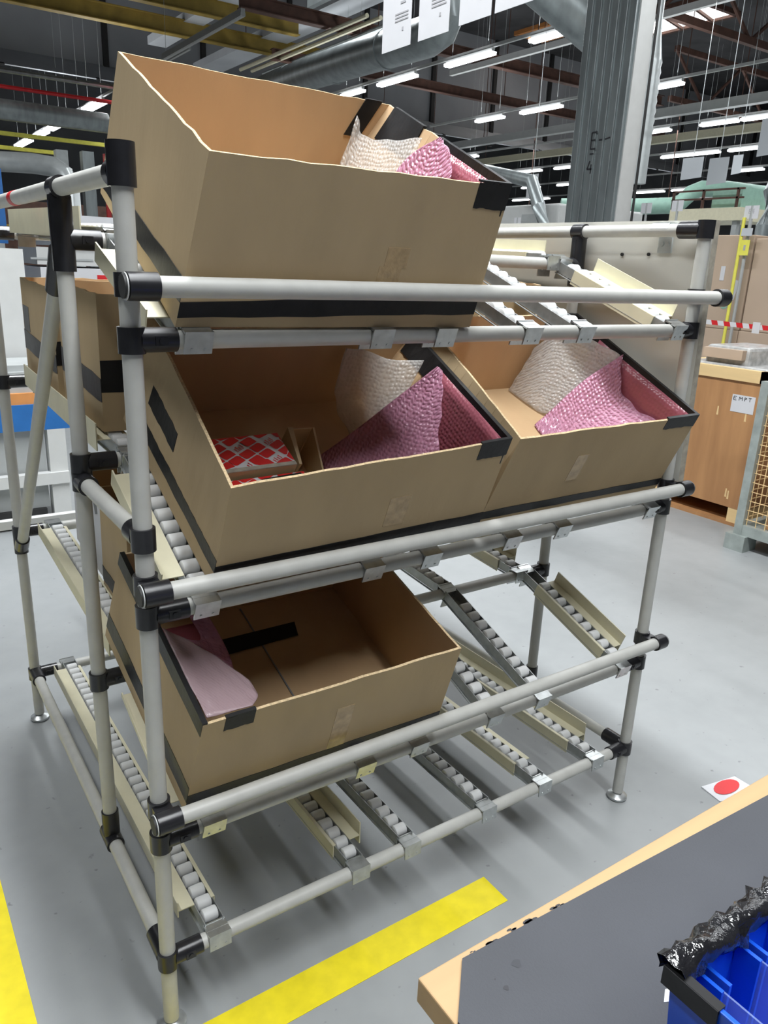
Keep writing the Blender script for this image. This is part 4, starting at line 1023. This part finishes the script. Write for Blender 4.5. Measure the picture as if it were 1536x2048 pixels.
t = thing('cart_frame', (.1, 1.7, 0), 'low white square tube frame behind the rack', 'frame')
MB().box(-1.1, .325, 1.69, 1.72, .448, .478).build('crossbar', M['lacquer'], t)
MB().tube((.325, 1.705, .463), (.337, 1.705, .463), .02, 16).build('end_cap', M['white'], t)
MB().box(-1.1, -1.07, 1.69, 1.72, 0, .448).build('leg', M['lacquer'], t); MB().box(.28, .31, 1.69, 1.72, 0, .448).build('leg', M['lacquer'], t)
# white machine with red markers
t = thing('white_machine', (1.4, 6.2, 0), 'white machine with red markers seen past the top of the rack', 'machine')
MB().box(1.1, 2.4, 6.05, 6.9, 0, 1.06).build('machine_body', M['lacquer'], t, bevel=.01)
MB().box(1.05, 2.4, 6.0, 6.9, 1.08, 1.24).build('drawer_row', M['white'], t)
MB().box(1.05, 2.4, 6.1, 6.9, 1.26, 1.40).build('drawer_row', M['lacquer'], t)
MB().box(1.2, 2.4, 6.05, 6.9, 1.42, 1.56).build('hood', M['lacquer'], t)
MB().box(1.25, 2.4, 6.0, 6.8, 1.58, 1.66).build('hood_lid', M['white'], t)
for x in (1.22, 1.50): MB().box(x, x + .09, 5.995, 6.0, 1.13, 1.19).build('marker', M['red'], t, label='red marker label')
mb = MB()
for x in (1.0, 1.3, 1.6, 1.9): mb.box(x, x + .2, 5.992, 5.999, 1.085, 1.10); mb.box(x, x + .2, 6.09, 6.099, 1.30, 1.315)
mb.build('handle', M['greypaint'], t)
# steel stanchions, red pole, blue board
for x, y, m_, lab in [(3.55, 14.4, 'galv', 'grey steel stanchion behind the white machine'), (3.15, 14.6, 'galvl', 'pale steel stanchion behind the white machine')]:
    tag(MB().box(x, x + .2, y, y + .2, 0, 3.1).build('stanchion', M[m_]), lab, 'post')
tag(MB().box(3.95, 4.02, 14.5, 14.57, 0, 3.1).build('red_pole', M['red']), 'thin red pole behind the white machine', 'pole')
t = thing('blue_board', (.35, 7.0, 0), 'blue board at the picture edge beyond the rack', 'board')
MB().box(-.8, .99, 7.0, 7.04, 1.42, 2.05).build('board', M['bluepanel'], t); MB().box(-.8, -.74, 7.0, 7.04, 0, 1.42).build('leg', M['greypaint'], t); MB().box(.9, .96, 7.0, 7.04, 0, 1.42).build('leg', M['greypaint'], t)

# ------------------------------------------------------------------ far machinery seen over the panel
t = thing('far_machine', (9.0, 9.0, 0), 'white machine housing far behind the panel, left of the column', 'machine')
MB().box(8.0, 9.8, 7.0, 8.2, 0, 2.28).build('machine_body', M['lacquer'], t, bevel=.03)
MB().box(7.98, 8.0, 7.2, 7.7, 1.6, 2.15).build('hatch', M['greypaint'], t)
t = thing('process_pipe', (17, 11, 3.0), 'thick pale green pipe with a rising bend behind the number cards', 'pipe')
MB().path([(13.2, 12.0, 2.78), (14.2, 11.15, 2.81), (15.1, 10.55, 2.88), (15.3, 10.43, 2.96), (15.5, 10.35, 3.16), (15.7, 10.25, 3.26), (16.2, 9.95, 3.28), (17.2, 9.4, 3.2)], .17, 16).build('pipe_body', M['green'], t, smooth=True)
for (x, y, z) in ((13.6, 11.66, 2.7), (16.6, 9.73, 3.15)): MB().tube((x, y, 0), (x, y, z), .05, 8).build('support', M['grey2'], t)
t = thing('overhead_platform', (16, 8, 2.3), 'yellow overhead platform far behind the cartons', 'platform')
MB().box(13.2, 14.4, 7.6, 9.1, 2.40, 2.62).build('platform_deck', M['cream'], t)
mb = MB()
for y in (7.7, 8.4, 9.05): mb.box(13.2, 13.24, y, y + .04, 2.62, 2.95)
mb.box(13.2, 13.24, 7.6, 9.1, 2.92, 2.95); mb.box(13.2, 13.24, 7.6, 9.1, 2.77, 2.80); mb.build('railing', M['rust'], t)
for (x, y) in ((13.3, 7.7), (13.3, 8.9), (14.2, 7.7), (14.2, 8.9)): MB().box(x, x + .1, y, y + .1, 0, 2.40).build('leg', M['greypaint'], t)
MB().box(13.4, 14.2, 7.75, 8.35, 2.63, 2.98).build('green_unit', M['green'], t)
for k, (x, y) in enumerate([(11.77, 6.25), (7.35, 7.5)]):
    tag(MB().path(([(x, y, 0), (x, y, 2.2), (x + .2, y + .1, 2.7), (x + .6, y + .2, 3.1)] if k == 0 else [(7.55, 6.75, 0), (7.55, 6.75, 1.9), (7.62, 7.0, 2.2), (7.74, 7.3, 2.55), (8.0, 8.6, 2.8), (8.6, 13, 2.85), (9.2, 18, 2.85)]), .11 if k == 0 else .09, 12).build('riser_duct', M['galv'], smooth=True), ['grey riser duct at the picture edge above the cartons', 'grey riser duct just left of the column foot'][k], 'duct')
t = thing('far_unit', (18, 15, 0), 'dark row of machines far beyond the column', 'machine')
MB().box(12, 26, 20, 22, 0, 2.6).build('machine_body', M['grey2'], t); MB().box(12, 26, 19.95, 20, 1.6, 2.0).build('band', M['lacquer'], t)
t = thing('far_unit', (34, 16, 0), 'dark row of machines along the far wall to the right', 'machine')
MB().box(30, 33, 2, 26, 0, 3.0).build('machine_body', M['grey2'], t); MB().box(29.95, 30, 2, 26, 1.8, 2.2).build('band', M['green'], t)
t = thing('far_unit', (3, 24, 0), 'row of brown shelving far beyond the white machine', 'machine')
MB().box(-6, 9, 22, 24, 0, 2.6).build('machine_body', M['rust'], t); MB().box(-6, 9, 21.95, 22, 1.7, 2.0).build('band', M['yell'], t)

# ------------------------------------------------------------------ view
sc.view_settings.view_transform = 'Standard'; sc.view_settings.look = 'None'; sc.view_settings.gamma = 1.0
sc.view_settings.use_curve_mapping = False
sc.view_settings.exposure = -0.3
print('individual rollers', n_ind)
